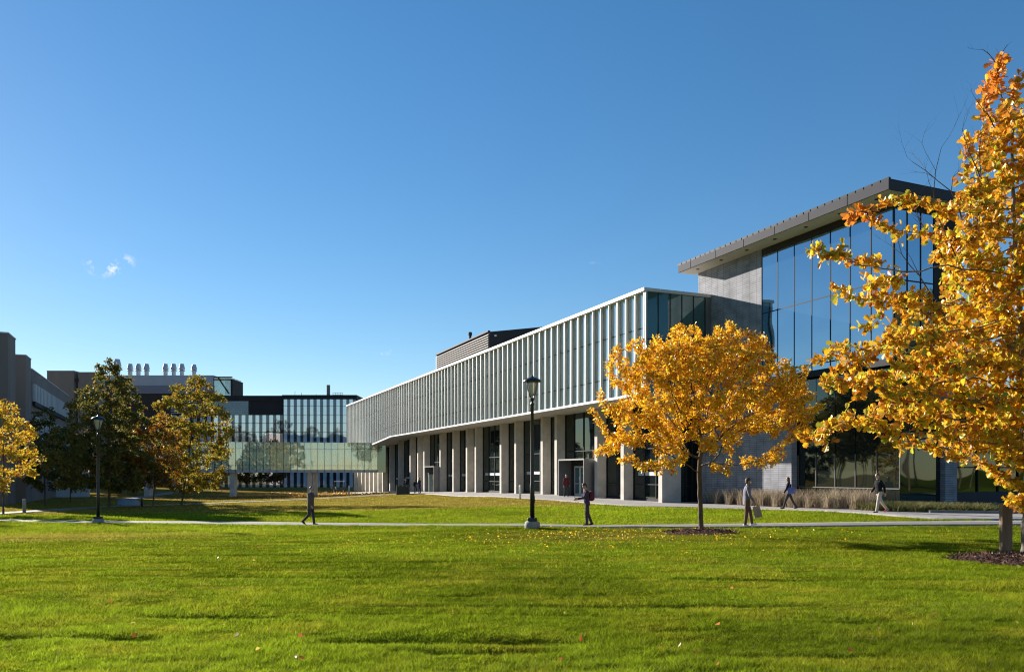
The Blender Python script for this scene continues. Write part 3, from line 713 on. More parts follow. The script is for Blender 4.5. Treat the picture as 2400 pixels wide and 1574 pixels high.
# ------------------------------------------------------------------ STREET FURNITURE
m_black = mat('black_paint', (.012, .012, .013), .35)
m_cbase = mat('cast_concrete', (.27, .26, .24), .85, var=.15, vscale=5, bump=.2, bscale=40)
m_lens = glass('lantern_glass', (.55, .56, .56), .12, wave=0, transp=.55)
def lamp(u, Y, vbase, label, hgt=5.7):
    x = PX(u, Y); z = h1(x, Y); root = empty('street_lamp', (x, Y, z)); tag(root, label, 'street lamp', 'black lantern lamps along the footpath')
    MB().lathe([(.27, -.2), (.28, .10), (.27, .19), (.22, .24), (.05, .25)], n=24).build('base', m_cbase, root, True)
    MB().box(-.17, .17, -.17, .17, .245, .37).build('base_plate', m_black, root, bevel=.02)
    MB().lathe([(.085, .37), (.082, 1.55), (.068, 1.60), (.062, 3.2), (.055, hgt-1.05), (.07, hgt-1.03), (.07, hgt-.98), (.05, hgt-.95), (.05, hgt-.9)], n=16).build('pole', m_black, root, True)
    ln = MB().lathe([(.045, hgt-.92), (.06, hgt-.86), (.10, hgt-.80), (.08, hgt-.78)], n=16).build('lantern', m_black, root, True)
    b = MB()
    for k in range(4):
        a = math.pi/4+k*math.pi/2; c, s = math.cos(a), math.sin(a)
        pr = [(.05, hgt-.84), (.15, hgt-.66), (.235, hgt-.42), (.26, hgt-.22), (.24, hgt-.15)]
        for (r0, z0), (r1, z1) in zip(pr[:-1], pr[1:]): b.tube((r0*c, r0*s, z0), (r1*c, r1*s, z1), .014, n=6)
    b.build('yoke', m_black, ln)
    MB().lathe([(.09, hgt-.70), (.13, hgt-.55), (.19, hgt-.30), (.20, hgt-.19)], n=16).build('lens', m_lens, ln, True)
    MB().lathe([(.33, hgt-.20), (.335, hgt-.175), (.30, hgt-.13), (.20, hgt-.07), (.06, hgt-.035), (.05, hgt-.0), (.02, hgt+.05), (.01, hgt+.06)], n=24).build('hood', m_black, ln, True)
    MB().box(.075, .095, -.03, .03, .9, 1.15).build('access_cover', m_black, root)
lamp(1247.5, 30.0-1.55, 1232, 'black lantern lamp on a round concrete base, in front of the white-finned building', 5.48)
lamp(230, 40.4, 1226, 'black lantern lamp in shade, in front of the dark pyramidal tree', 5.55)
m_post = mat('rough_timber', (.22, .145, .095), .85, var=.3, vscale=6, bump=.4, bscale=30, stretch=(1, 1, .15))
px_, py_ = PX(2357.5, 17.6), 17.6; pz_ = h1(px_, py_)
po = MB().box(-.115, .115, -.06, .06, -.1, 1.12).build('timber_post', m_post, bevel=.006); po.location = (px_, py_, pz_)
tag(po, 'square brown timber post beside the oak trunk', 'post')
def pole_thing(name, u, Y, hgt, r_, m_, label, cat, grp=None, cap=True):
    x = PX(u, Y); o = MB().lathe([(r_, -.1), (r_, hgt-.03), (r_*.8, hgt), (r_*.3, hgt+.01)], n=16).build(name, m_, None, True); o.location = (x, Y, h1(x, Y)); tag(o, label, cat, grp); return o
m_white = mat('white_paint', (.72, .72, .70), .5)
pole_thing('bollard', 1219, 59.5, 1.12, .085, m_white, 'white bollard on the terrace left of the near lamp', 'bollard')
pole_thing('bollard', 818, 112, 1.3, .12, m_white, 'small white bollard beside the parked golf cart', 'bollard')
pole_thing('bollard', 332, 70, .75, .09, m_black, 'dark bollard on the shaded path between the left trees', 'bollard')
pole_thing('bollard', 57, 58, 1.0, .12, m_cbase, 'pale stub post under the golden tree at the left edge', 'post')
# waste / planter box
m_box = mat('charcoal_panel', (.028, .028, .027), .6, var=.1)
X = PX(945, 91.5); bx = empty('waste_enclosure', (X, 91.5, h1(X, 91.5)+.03), -.05); tag(bx, 'low charcoal box standing at the edge of the terrace', 'box')
MB().box(-.72, .72, -.35, .35, -.1, 1.02).build('cabinet', m_box, bx, bevel=.02); MB().box(-.78, -.72, -.36, .36, -.1, 1.06).build('side_panel', m_alu, bx)
MB().box(-.75, .75, -.38, .38, 1.02, 1.07).build('lid', m_dark, bx)
for k in (-.45, 0, .45): MB().box(k-.03, k+.03, -.365, -.35, .92, .96).build('catch', m_alu, bx)
# golf cart
X = PX(794, 134); gcx = empty('golf_cart', (X, 134, h1(X, 134)), R(8)); tag(gcx, 'dark golf cart with a pale canopy parked past the bridge', 'golf cart')
b = MB(); prof = [(-1.15, .35), (-1.2, .62), (-.95, .80), (-.55, .92), (-.45, .45), (.2, .42), (.25, .72), (.95, .75), (1.15, .70), (1.15, .35)]
n = len(prof); vs = [(p_[0], -.55, p_[1]) for p_ in prof]+[(p_[0], .55, p_[1]) for p_ in prof]
b.add(vs, [tuple(range(n)), tuple(range(2*n-1, n-1, -1))]+[(i, n+i, n+(i+1) % n, (i+1) % n) for i in range(n)]); b.build('body', mat('cart_paint', (.03, .03, .045), .25), gcx)
MB().box(.05, .6, -.5, .5, .72, .86).box(.55, .68, -.5, .5, .86, 1.3).build('seat', m_box, gcx, bevel=.03)
MB().box(-.75, 1.05, -.58, .58, 1.78, 1.85).build('canopy', m_white, gcx, bevel=.03)
for x in (-.6, .95):
    for y in (-.52, .52): MB().tube((x-.15 if x < 0 else x, y, .7), (x, y, 1.8), .02, n=6).build('canopy_post', m_black, gcx)
for x in (-.78, .78):
    for y in (-.5, .5):
        w_ = MB().tube((x, y-.08, .23), (x, y+.08, .23), .23, n=18).build('wheel', m_black, gcx); MB().tube((x, y-.09, .23), (x, y+.09, .23), .11, n=12).build('rim', m_alu, w_)
for y in (-.35, .35): MB().ball((-1.17, y, .62), .03, .07, .06).build('headlight', m_white, gcx)
# bench near the white block under the bridge is too small to tell; leave to shade

# ------------------------------------------------------------------ PEOPLE
skin_m = mat('skin', (.50, .30, .21), .6); skin_d = mat('skin_tan', (.33, .19, .12), .6)
def cloth(name, c): return mat(name, c, .9, var=.22, vscale=7, bump=.35, bscale=14, spec=.15)
def remesh(o, vs=.011):
    m = o.modifiers.new('body', 'REMESH'); m.mode = 'VOXEL'; m.voxel_size = vs; m.use_smooth_shade = True
    s = o.modifiers.new('smooth', 'SMOOTH'); s.factor = .5; s.iterations = 3
def chain(b, pts, rs, n=12):
    for i in range(len(pts)-1):
        b.tube(pts[i], pts[i+1], rs[i], rs[i+1], n)
    for p_, r_ in zip(pts, rs): b.ball(p_, r_, n=n, m=8)
def ell_torso(b, rings, n=18):
    """rings: (x, z, rx, ry) ellipse rings, closed"""
    vs = []; fs = []
    for (x, z, rx, ry) in rings:
        for i in range(n): t = 2*math.pi*i/n; vs.append((x+rx*math.cos(t), ry*math.sin(t), z))
    m = len(rings)
    for j in range(m-1):
        for i in range(n): fs.append((j*n+i, j*n+(i+1) % n, (j+1)*n+(i+1) % n, (j+1)*n+i))
    fs += [tuple(range(n-1, -1, -1)), tuple((m-1)*n+i for i in range(n))]
    b.add(vs, fs)
def person(label, u, Y, heading, ht, legs, arms, top, bottom, shoe, hair, skin=None, hairstyle='short', lean=.04, coat=0, mask=None, headturn=0, headpitch=0, zoff=0, group=None, hat=None, collar=True, wide=1.0):
    """local frame: x forward, y to the person's left. legs: ((hip, knee) left, right); arms: ((shoulder, elbow, out) left, right) degrees forward"""
    X = PX(u, Y); k = ht/1.75
    root = empty('person', (X, Y, h1(X, Y)+zoff), heading); root.scale = (k, k, k); tag(root, label, 'person', group)
    skin = skin or skin_m
    HZ = .93
    J = {}
    feet = []
    for s, (hip, knee) in zip((1, -1), legs):
        a = R(hip); y = s*.095; h0 = Vector((0, y, 0)); kn = h0+Vector((math.sin(a)*.44, 0, -math.cos(a)*.44)); a2 = a-R(knee)
        an = kn+Vector((math.sin(a2)*.43, 0, -math.cos(a2)*.43)); pit = a2*.85
        J[s] = (h0, kn, an, pit)
        for d in (-.06, .17):
            feet.append(an.z-.075*math.cos(pit)+ d*math.sin(pit))
    hz = -min(feet)
    up = Vector((0, 0, hz))
    for s in (1, -1): J[s] = tuple([q+up for q in J[s][:3]]+[J[s][3]])
    ln = lean
    def T(x, y, z): return Vector((x+ln*(z)/.55*1.0*.55/.55*.5 if False else x+math.tan(ln)*z, y, hz+z))
    sh_z = .50; neck = T(0, 0, .56)
    body = MB()
    ell_torso(body, [(math.tan(ln)*z, hz+z, rx*.9, ry*.9) for (z, rx, ry) in ((-.08, .07, .12), (.0, .10, .155), (.12, .095, .14), (.3, .11, .165), (.46, .09, .17), (.53, .05, .09))])
    chain(body, [T(0, 0, .50), T(.015, 0, .60), T(.03, 0, .66)], [.06, .052, .05])
    hc = T(.035, 0, .74); rot = Matrix.Rotation(R(headturn), 3, 'Z') @ Matrix.Rotation(R(headpitch), 3, 'Y')
    def Hd(x, y, z): return hc+rot @ Vector((x, y, z))
    body.ball(hc, .094, .075, .115, n=20, m=14, rot=rot); body.ball(Hd(.03, 0, -.06), .062, .056, .062, rot=rot)
    body.tube(Hd(.09, 0, .02), Hd(.113, 0, -.022), .009, .015, 8); body.ball(Hd(.108, 0, -.024), .014)
    body.ball(Hd(.088, 0, -.062), .014, .026, .010, rot=rot)
    for s in (1, -1): body.ball(Hd(-.005, s*.078, -.012), .020, .010, .032, rot=rot); body.ball(Hd(.08, s*.03, .03), .014, .018, .010, rot=rot)
    hands = {}
    for s, (sa, ea, out) in zip((1, -1), arms):
        S = T(0, s*.175*wide, sh_z); a = R(sa); o_ = R(out)
        e = S+Vector((math.sin(a)*.29, s*math.sin(o_)*.29, -math.cos(a)*.29)); a2 = a+R(ea)
        wv_ = Vector((math.sin(a2)*.25, s*math.sin(o_)*.10, -math.cos(a2)*.25)); wr = e+wv_; d = wv_.normalized()
        chain(body, [S, e, wr], [.046, .037, .026])
        side = Vector((0, 1, 0)); side = (side-d*side.dot(d)).normalized(); pal = d.cross(side)
        pc = wr+d*.05; chain(body, [wr+d*.01, pc, wr+d*.085], [.024, .030, .027])
        fw = side.cross(d)
        for fi, (off, ln_) in enumerate(((-.026, .070), (-.009, .078), (.009, .073), (.025, .058))):
            b0 = wr+d*.09+fw*off; b1 = b0+d*ln_*.5+side*(-s)*.008; b2 = b1+d*ln_*.42+side*(-s)*.022
            chain(body, [b0, b1, b2], [.0098, .0092, .008], 8)
        t0 = wr+d*.035+fw*.024; chain(body, [t0, t0+fw*.026+d*.028, t0+fw*.034+d*.055], [.012, .0105, .009], 8)
        hands[s] = (wr, d, wr+d*.11, S, e)
    for s in (1, -1):
        h0, kn, an, pit = J[s]; chain(body, [h0, kn, an], [.072, .05, .036])
    ob = body.build('body', skin, root); remesh(ob, .0105)
    # eyes
    for s in (1, -1):
        ey_ = MB().ball(Hd(.089, s*.031, .018), .008, .012, .007).build('eye', m_black, root)
    # trousers
    b = MB(); ell_torso(b, [(math.tan(ln)*z, hz+z, rx, ry) for (z, rx, ry) in ((-.10, .085, .13), (-.02, .115, .170), (.06, .115, .165), (.12, .108, .150))])
    for s in (1, -1):
        h0, kn, an, pit = J[s]; chain(b, [h0+Vector((0, 0, .0)), h0.lerp(kn, .5), kn, kn.lerp(an, .5), an+Vector((0, 0, .02))], [.098, .085, .070, .064, .060])
    remesh(b.build('trousers', bottom, root), .014)
    # top with sleeves
    b = MB(); c = coat
    rings = [(-.04-c, .125, .180), (.02-c*.5, .128, .182), (.12, .120, .168), (.28, .130, .185), (.40, .130, .195), (.48, .105, .190), (.54, .075, .125), (.585, .066, .07)]
    ell_torso(b, [(math.tan(ln)*z, hz+z, rx*wide, ry*wide) for (z, rx, ry) in rings])
    for s in (1, -1):
        wr, d, hp, S, e = hands[s]; chain(b, [S+Vector((0, -s*.02, -.01)), e, wr-d*.01], [.072, .056, .042])
    remesh(b.build('jacket', top, root), .013)
    # shoes
    for s in (1, -1):
        h0, kn, an, pit = J[s]; rt = Matrix.Rotation(-pit, 3, 'Y')
        def q(x, z, w_=0): return an+rt @ Vector((x, w_, z))
        b = MB(); chain(b, [q(-.035, -.03), q(.05, -.035), q(.13, -.048), q(.165, -.052)], [.043, .042, .033, .024]); b.ball(q(.0, .0), .045, .04, .05)
        so_ = b.build('shoe', shoe[0] if s == 1 else shoe[1], root); remesh(so_, .011)
        sb = MB(); vs = []
        for z in (-.078, -.058):
            for (x, y) in ((-.075, -.03), (-.02, -.042), (.10, -.045), (.175, -.028), (.19, 0), (.175, .028), (.10, .045), (-.02, .042), (-.075, .03)): vs.append(q(x, z, y))
        sb.add(vs, [tuple(range(8, -1, -1)), tuple(range(9, 18))]+[(i, (i+1) % 9, 9+(i+1) % 9, 9+i) for i in range(9)]); sb.build('sole', m_white if shoe[2] else m_black, so_)
    # hair
    if hair:
        b = MB(); b.ball(Hd(-.018, 0, .030), .094, .084, .100, n=16, m=10, rot=rot)
        if hairstyle == 'long':
            b.ball(Hd(-.055, 0, -.05), .062, .082, .13, rot=rot); b.ball(Hd(-.075, 0, -.18), .05, .085, .14, rot=rot); b.ball(Hd(-.08, 0, -.28), .04, .07, .09, rot=rot)
        if hairstyle == 'bun': b.ball(Hd(-.11, 0, .05), .045, .045, .045)
        if hairstyle == 'full': b.ball(Hd(0, 0, .06), .092, .086, .075, rot=rot); b.ball(Hd(-.05, 0, -.03), .06, .078, .07, rot=rot)
        remesh(b.build('hair', hair, root), .011)
    if hat: MB().lathe([(.098, 0), (.10, .03), (.085, .075), (.04, .10), (.005, .105)], n=18).build('cap', hat, root, True).location = tuple(Hd(0, 0, .035))
    if mask:
        mk = MB(); mk.ball(Hd(.072, 0, -.045), .042, .055, .048, rot=rot); mk.build('face_mask', mask, root, True)
    return root, J, hands, hz, k, T, Hd
m_maskw = mat('mask_white', (.75, .76, .78), .8); hair_br = mat('hair_brown', (.045, .026, .016), .6); hair_dk = mat('hair_dark', (.012, .010, .009), .55); hair_red = mat('hair_auburn', (.17, .06, .025), .6); hair_gr = mat('hair_grey', (.30, .29, .28), .7)
c_dkbrown = cloth('coat_brown', (.12, .088, .080)); c_char = cloth('trouser_charcoal', (.065, .055, .058)); c_plum = cloth('jacket_plum', (.055, .045, .075)); c_navy = cloth('navy', (.030, .033, .07))
c_grey = cloth('sweater_greyblue', (.17, .17, .24)); c_trb = cloth('trouser_brown', (.13, .080, .065)); c_blk = cloth('black_cloth', (.012, .012, .015)); c_bei = cloth('trouser_beige', (.46, .38, .32)); c_mar = cloth('maroon', (.13, .03, .035))
c_shoe = cloth('shoe_dark', (.02, .018, .018)); c_shw = cloth('shoe_white', (.68, .66, .66)); c_shr = cloth('shoe_red', (.50, .04, .035)); c_bag = cloth('bag_violet', (.16, .17, .42)); c_paper = cloth('paper_bag', (.34, .27, .23)); c_rust = cloth('rust', (.30, .10, .03))
RT_, LT_ = 0.0, math.pi          # heading: facing right / facing left in the picture
def rucksack(root, T, m, label, off=-.20):
    """worn on the back, a thing of its own carried by the person"""
    b = MB(); c0 = T(off, 0, .32)
    b.box(c0.x-.085, c0.x+.085, -.15, .15, c0.z-.22, c0.z+.20)
    o = b.build('backpack', m, None, bevel=.06); tag(o, label, 'backpack')
    o.matrix_world = root.matrix_basis.copy()
    p_ = MB().box(c0.x-.125, c0.x-.08, -.10, .10, c0.z-.18, c0.z+.0).build('pocket', m, o, bevel=.02)
    s = MB()
    for y in (-.10, .10):
        pts = [T(off+.09, y, .48), T(0.0, y, .565), T(.12, y*1.1, .44), T(.10, y*1.3, .26), T(off+.08, y*1.2, .16)]
        for a, c in zip(pts[:-1], pts[1:]): s.tube(a, c, .014, n=6)
    s.build('strap', m, o)
    return o
person('walker in a dark brown coat and grey beard striding right on the footpath', 728, 36.6, R(-12), 1.76, ((10, 3), (-3, 40)), ((-10, 12, 8), (10, 14, 10)), c_dkbrown, c_char, (c_shoe, c_shoe, False), hair_dk, hairstyle='short', lean=.02, coat=.16, mask=mat('grey_beard', (.25, .26, .30), .9), headturn=-25, wide=1.12)
r_, J_, h_, hz_, k_, T_, Hd_ = person('walker in a dark jacket looking down at a phone, heading left on the footpath', 1376, 30.6, LT_+R(6), 1.60, ((6, 8), (-7, 14)), ((22, 66, 4), (18, 60, 4)), c_plum, cloth('trouser_plumgrey', (.060, .045, .060)), (c_shoe, c_shoe, False), hair_br, hairstyle='full', lean=.10, coat=.05, headpitch=28)
rucksack(r_, T_, c_mar, 'maroon backpack on the phone-reading walker', -.215)
ph = MB().box(-.005, .005, -.038, .038, -.07, .07).build('phone', m_black, None, bevel=.006); tag(ph, 'dark phone held by the walker with the maroon backpack', 'phone')
ph.matrix_world = r_.matrix_basis @ Matrix.Translation(h_[1][2]+Vector((.03, -.07, .03))) @ Matrix.Rotation(R(35), 4, 'Y')
r_, J_, h_, hz_, k_, T_, Hd_ = person('masked walker in a grey-blue sweater and brown trousers carrying a paper bag right', 1750, 27.9, R(-4), 1.66, ((20, 12), (-3, 4)), ((-6, 14, 6), (10, 22, 10)), c_grey, c_trb, (c_shw, c_shw, True), hair_br, hairstyle='full', lean=.03, coat=.10, mask=m_maskw, skin=skin_d)
b = MB(); b.hexa([(-.14, -.06, -.42), (.14, -.06, -.42), (.14, .06, -.42), (-.14, .06, -.42), (-.12, -.03, 0), (.12, -.03, 0), (.12, .03, 0), (-.12, .03, 0)]); pb = b.build('paper_bag', c_paper); tag(pb, 'brown paper bag carried by the masked walker', 'bag')
hp = h_[-1][2]; pb.matrix_world = r_.matrix_basis @ Matrix.Translation((hp.x+.03, hp.y, hp.z-.10)) @ Matrix.Rotation(R(-12), 4, 'Y')
hd = MB()
for y in (-.03, .03): hd.tube((-.06, y, 0), (-.03, y*.5, .10), .006, n=6).tube((-.03, y*.5, .10), (.04, y*.5, .10), .006, n=6).tube((.04, y*.5, .10), (.07, y, 0), .006, n=6)
hd.build('handle', c_paper, pb)
r_, J_, h_, hz_, k_, T_, Hd_ = person('long-haired walker in black with a violet shoulder bag, walking left by the dry shrubs', 1849, 40.6, LT_-R(20), 1.64, ((22, 6), (-22, 6)), ((20, 10, 16), (-16, 14, 8)), c_blk, c_char, (c_shoe, c_shoe, False), hair_br, hairstyle='long', lean=.03)
b = MB(); b.box(-.20, .20, -.05, .05, -.18, .18); tb = b.build('shoulder_bag', c_bag, None, bevel=.04); tag(tb, 'blue-violet cloth bag on the shoulder of the walker in black', 'bag')
bc = T_(-.12, .22, .12); tb.matrix_world = r_.matrix_basis @ Matrix.Translation(bc)
st = MB()
for x in (-.10, .10): st.tube((x, 0, .17), (.06, -.03, .40), .012, n=6)
st.build('strap', c_bag, tb)
person('red-haired walker in a black jacket, beige trousers and red shoes heading left', 2060, 35.3, LT_+R(10), 1.76, ((14, 4), (-24, 14)), ((-26, 20, 10), (8, 30, 6)), c_blk, c_bei, (c_shoe, c_shr, True), hair_red, hairstyle='short', lean=.05, headpitch=12, coat=.02)
r_, J_, h_, hz_, k_, T_, Hd_ = person('person in a maroon top stepping out of the near entrance portal', 1327, 62.0, R(-80), 1.72, ((10, 4), (-10, 12)), ((8, 20, 8), (-8, 20, 8)), c_mar, c_char, (c_shoe, c_shoe, False), hair_dk, lean=.02, zoff=.05)
r_, J_, h_, hz_, k_, T_, Hd_ = person('person in black seen from behind, standing left of the navy-clad companion', 973, 92.2, R(100), 1.55, ((4, 2), (-4, 2)), ((5, 30, 6), (5, 30, 6)), c_blk, cloth('jeans_grey', (.10, .11, .15)), (c_shoe, c_shoe, False), hair_dk, zoff=.05)
person('taller person in navy standing by the far entrance portal', 983.5, 91.8, R(150), 1.76, ((3, 2), (-3, 2)), ((12, 40, 6), (4, 20, 6)), c_navy, c_navy, (c_shoe, c_shoe, False), hair_dk, zoff=.05, coat=.1)
person('dark-clad person leaning behind the charcoal box', 955, 92.6, R(190), 1.70, ((3, 2), (-3, 2)), ((30, 40, 14), (26, 50, 14)), c_blk, c_blk, (c_shoe, c_shoe, False), hair_dk, zoff=.05, lean=.28)

# ------------------------------------------------------------------ TREES
m_bark = mat('bark', (.115, .085, .062), .95, var=.3, vscale=4, bump=.8, bscale=18, stretch=(1, 1, .25), spec=.2)
m_bark_grey = mat('grey_bark', (.19, .165, .14), .95, var=.35, vscale=5, bump=1.0, bscale=14, stretch=(1, 1, .22), spec=.2)
m_leaf = mat('leaves', (.5, .3, .02), .40, attr='col', transl=.45, spec=.5)
m_leaf_dull = mat('leaves_matt', (.5, .3, .02), .6, attr='col', transl=.45, spec=.3)

def grow(trunk, att, step, di, dk, rg, maxit=160, jitter=.12, up=.04):
    nodes = [np.array(trunk[0], float)]; par = [-1]
    for p in trunk[1:]:
        p = np.array(p, float); q = nodes[-1]; n = max(1, int(np.linalg.norm(p-q)/step))
        for k in range(1, n+1): nodes.append(q+(p-q)*k/n + (rg.normal(0, .012, 3) if k < n else 0)); par.append(len(nodes)-2)
    nt0 = len(nodes)
    att = np.array(att); alive = np.ones(len(att), bool)
    nd = np.full(len(att), 1e9); ni = np.zeros(len(att), int)
    def upd(i0):
        new = np.array(nodes[i0:]);
        d = np.linalg.norm(att[:, None]-new[None], axis=2); j = d.argmin(1); m = d[np.arange(len(att)), j]
        c = m < nd; nd[c] = m[c]; ni[c] = j[c]+i0
    upd(0); first = True
    for it in range(maxit):
        use = alive & (nd < (di if not first else 1e9))
        if not use.any():
            break
        first = False
        i0 = len(nodes)
        idx = ni[use]; dirs = att[use]-np.array(nodes)[idx]; dirs /= np.linalg.norm(dirs, axis=1)[:, None]+1e-9
        un, inv = np.unique(idx, return_inverse=True); s = np.zeros((len(un), 3)); np.add.at(s, inv, dirs)
        s /= np.linalg.norm(s, axis=1)[:, None]+1e-9; s += rg.normal(0, jitter, s.shape); s[:, 2] += up
        s /= np.linalg.norm(s, axis=1)[:, None]
        A = np.array(nodes)
        newp = A[un]+s*step
        dm = np.array([np.min(np.sum((A-q)**2, axis=1)) for q in newp])**.5; good = dm > step*.35
        if (~good).any(): alive[np.where(use)[0][~good[inv]]] = False
        for k, u_ in enumerate(un):
            if good[k]: nodes.append(newp[k]); par.append(int(u_))
        if len(nodes) == i0: continue
        upd(i0)
        alive &= nd > dk
        if len(nodes) > 9000: break
    return np.array(nodes), np.array(par), nt0

def radii(par, rtip, p, rbase):
    n = len(par); a = np.zeros(n)
    for i in range(n-1, 0, -1):
        if a[i] == 0: a[i] = rtip**p
        a[par[i]] += a[i]
    r = a**(1/p); k = min(1.0, rbase/r[0]) if r[0] > 0 else 1
    return np.maximum(r*(rbase/r[0]) if rbase < r[0] else r, rtip*.8)

def tubes(nodes, par, r, name, m, parent, smooth=True):
    i = np.arange(len(par)); i = i[par >= 0]; p = par[i]
    A = nodes[p]; B = nodes[i]; d = B-A; ln = np.linalg.norm(d, axis=1)[:, None]+1e-9; d = d/ln
    ra = np.minimum(r[p], r[i]*1.25)[:, None]; rb = r[i][:, None]
    B = B + d*rb*.35
    ref = np.where(np.abs(d[:, 2:3]) < .9, np.array([[0, 0, 1.]]), np.array([[1., 0, 0]]))
    u = np.cross(d, ref); u /= np.linalg.norm(u, axis=1)[:, None]; v = np.cross(d, u)
    big = r[i] > .05
    obs = []
    Vs = []; Fs = []; k0 = 0
    for sel, n in ((big, 12), (~big, 5)):
        if not sel.any(): continue
        t = 2*np.pi*np.arange(n)/n; c = np.cos(t)[None, :, None]; s = np.sin(t)[None, :, None]
        ring = u[sel][:, None]*c+v[sel][:, None]*s
        ringA = A[sel][:, None]+ring*ra[sel][:, None]; ringB = B[sel][:, None]+ring*rb[sel][:, None]
        V = np.concatenate([ringA, ringB], 1); m_ = len(V)
        base = (np.arange(m_)*2*n)[:, None]+k0; j = np.arange(n)[None]
        Fq = np.stack([base+j, base+(j+1) % n, base+n+(j+1) % n, base+n+j], -1).reshape(-1, 4)
        Vs.append(V.reshape(-1, 3)); Fs.append(Fq); k0 += m_*2*n
    V = np.concatenate(Vs); Fq = np.concatenate(Fs)
    return np_mesh(name, V, Fq, np.full(len(Fq), 4), m, parent=parent, smooth=smooth)

def rnd_dirs(n, rg):
    d = rg.normal(0, 1, (n, 3)); return d/np.linalg.norm(d, axis=1)[:, None]
LEAF_OAK = np.array([(0,0),(.05,.12),(.10,.30),(.24,.44),(.15,.52),(.36,.68),(.24,.76),(.33,.92),(.12,1.0),(0,1.05)])
LEAF_OVAL = np.array([(0,0),(.16,.22),(.24,.5),(.14,.82),(0,1.0)])
LEAF_SIMPLE = np.array([(0,0),(.30,.5),(0,1.0)])
def leaves(pos, axis, size, shape, col, name, m, parent, rg, fold=.25, droop=.0):
    """pos (n,3) leaf bases, axis (n,3) directions; each leaf two folded halves"""
    n = len(pos); axis = axis.copy(); axis[:, 2] -= droop; axis /= np.linalg.norm(axis, axis=1)[:, None]
    r = rnd_dirs(n, rg); side = np.cross(axis, r); side /= np.linalg.norm(side, axis=1)[:, None]+1e-9; nor = np.cross(axis, side)
    k = len(shape); x = shape[:, 0]; y = shape[:, 1]
    curl = rg.uniform(-.25, .25, n)[:, None]
    def pts(sgn):
        return (pos[:, None]+size[:, None, None]*(axis[:, None]*y[None, :, None]+side[:, None]*(sgn*x)[None, :, None]
                + nor[:, None]*((fold*x)[None, :, None]+(curl*(y**2)[None])[..., None])))
    Lp = pts(1); Rp = pts(-1)[:, 1:-1]
    V = np.concatenate([Lp, Rp], 1); mtot = V.shape[1]
    base = (np.arange(n)*mtot)[:, None]
    left = np.arange(k)[None]; right = np.concatenate([[0], np.arange(k, k+k-2), [k-1]])[::-1][None]
    Fq = np.concatenate([base+left, base+right], 1).reshape(-1)
    lt = np.full(2*n, k)
    C = np.repeat(col, mtot, axis=0)
    return np_mesh(name, V.reshape(-1, 3), Fq, lt, m, cols=C, parent=parent)

def mixcols(n, pal, wts, rg, var=.18):
    pal = np.array(pal, float); i = rg.choice(len(pal), n, p=np.array(wts)/sum(wts)); c = pal[i]*rg.uniform(1-var, 1+var, (n, 1))
    return c*rg.uniform(.93, 1.07, (n, 3))

def blob_points(blobs, n, rg, shell=.5):
    vol = np.array([b[3]*b[4]*b[5] for b in blobs]); pr = vol/vol.sum(); i = rg.choice(len(blobs), n, p=pr)
    B = np.array(blobs); d = rnd_dirs(n, rg); rad = rg.random(n)**(1/(3+3*shell))
    return B[i, :3]+d*rad[:, None]*B[i, 3:6]

def make_tree(name, label, group, base, trunk, att, rg, step=.28, di=1.6, dk=.45, rtip=.007, rbase=.13, p=2.3, leaf_n=10, leaf_size=.11, shape=LEAF_OVAL,
              pal=None, wts=None, mleaf=None, mbark=None, tipr=2.2, spread=.12, fold=.25, droop=.2, colfn=None, bare=None, cat='tree', crown='crown', flare=1.5, whorl=False, up=.04):
    root = empty(name, base); tag(root, label, cat, group)
    b = np.array(base)
    nodes, par, nt0 = grow(trunk, att, step, di, dk, rg, up=up)
    r = radii(par, rtip, p, rbase)
    # root flare
    zmin = nodes[0][2]; fl = np.clip(1-(nodes[:, 2]-zmin)/.45, 0, 1)**2; near = np.arange(len(par)) < nt0; r = r*(1+(flare-1)*fl*near)
    tubes(nodes-b, par, r, 'trunk', mbark or m_bark, root)
    tip = np.where((r < rtip*tipr) & (np.arange(len(par)) >= nt0))[0]
    if bare is not None: tip = tip[~bare(nodes[tip])]
    d0 = nodes[tip]-nodes[par[tip]]; d0 /= np.linalg.norm(d0, axis=1)[:, None]
    k = rg.poisson(leaf_n, len(tip)); idx = np.repeat(np.arange(len(tip)), k); n = len(idx)
    if whorl:
        t = rg.random(n); pos = nodes[par[tip]][idx]*(1-t[:, None])+nodes[tip][idx]*t[:, None]
        pos += rnd_dirs(n, rg)*rg.random((n, 1))*spread
        ax = rnd_dirs(n, rg)*.95+d0[idx]*.55
    else:
        pos = nodes[tip][idx]+rnd_dirs(n, rg)*spread*rg.random((n, 1))**.5; ax = rnd_dirs(n, rg)+d0[idx]*.5
    ax /= np.linalg.norm(ax, axis=1)[:, None]
    col = mixcols(n, pal, wts, rg)
    if colfn is not None: col = colfn(pos, col, rg)
    sz = leaf_size*rg.uniform(.6, 1.25, n)
    leaves(pos-b, ax, sz, shape, col, crown, mleaf or m_leaf, root, rg, fold, droop)
    return root, (nodes, par, n)

YEL = [(.80, .445, .015), (.86, .55, .03), (.64, .31, .010), (.78, .60, .05), (.46, .18, .01)]
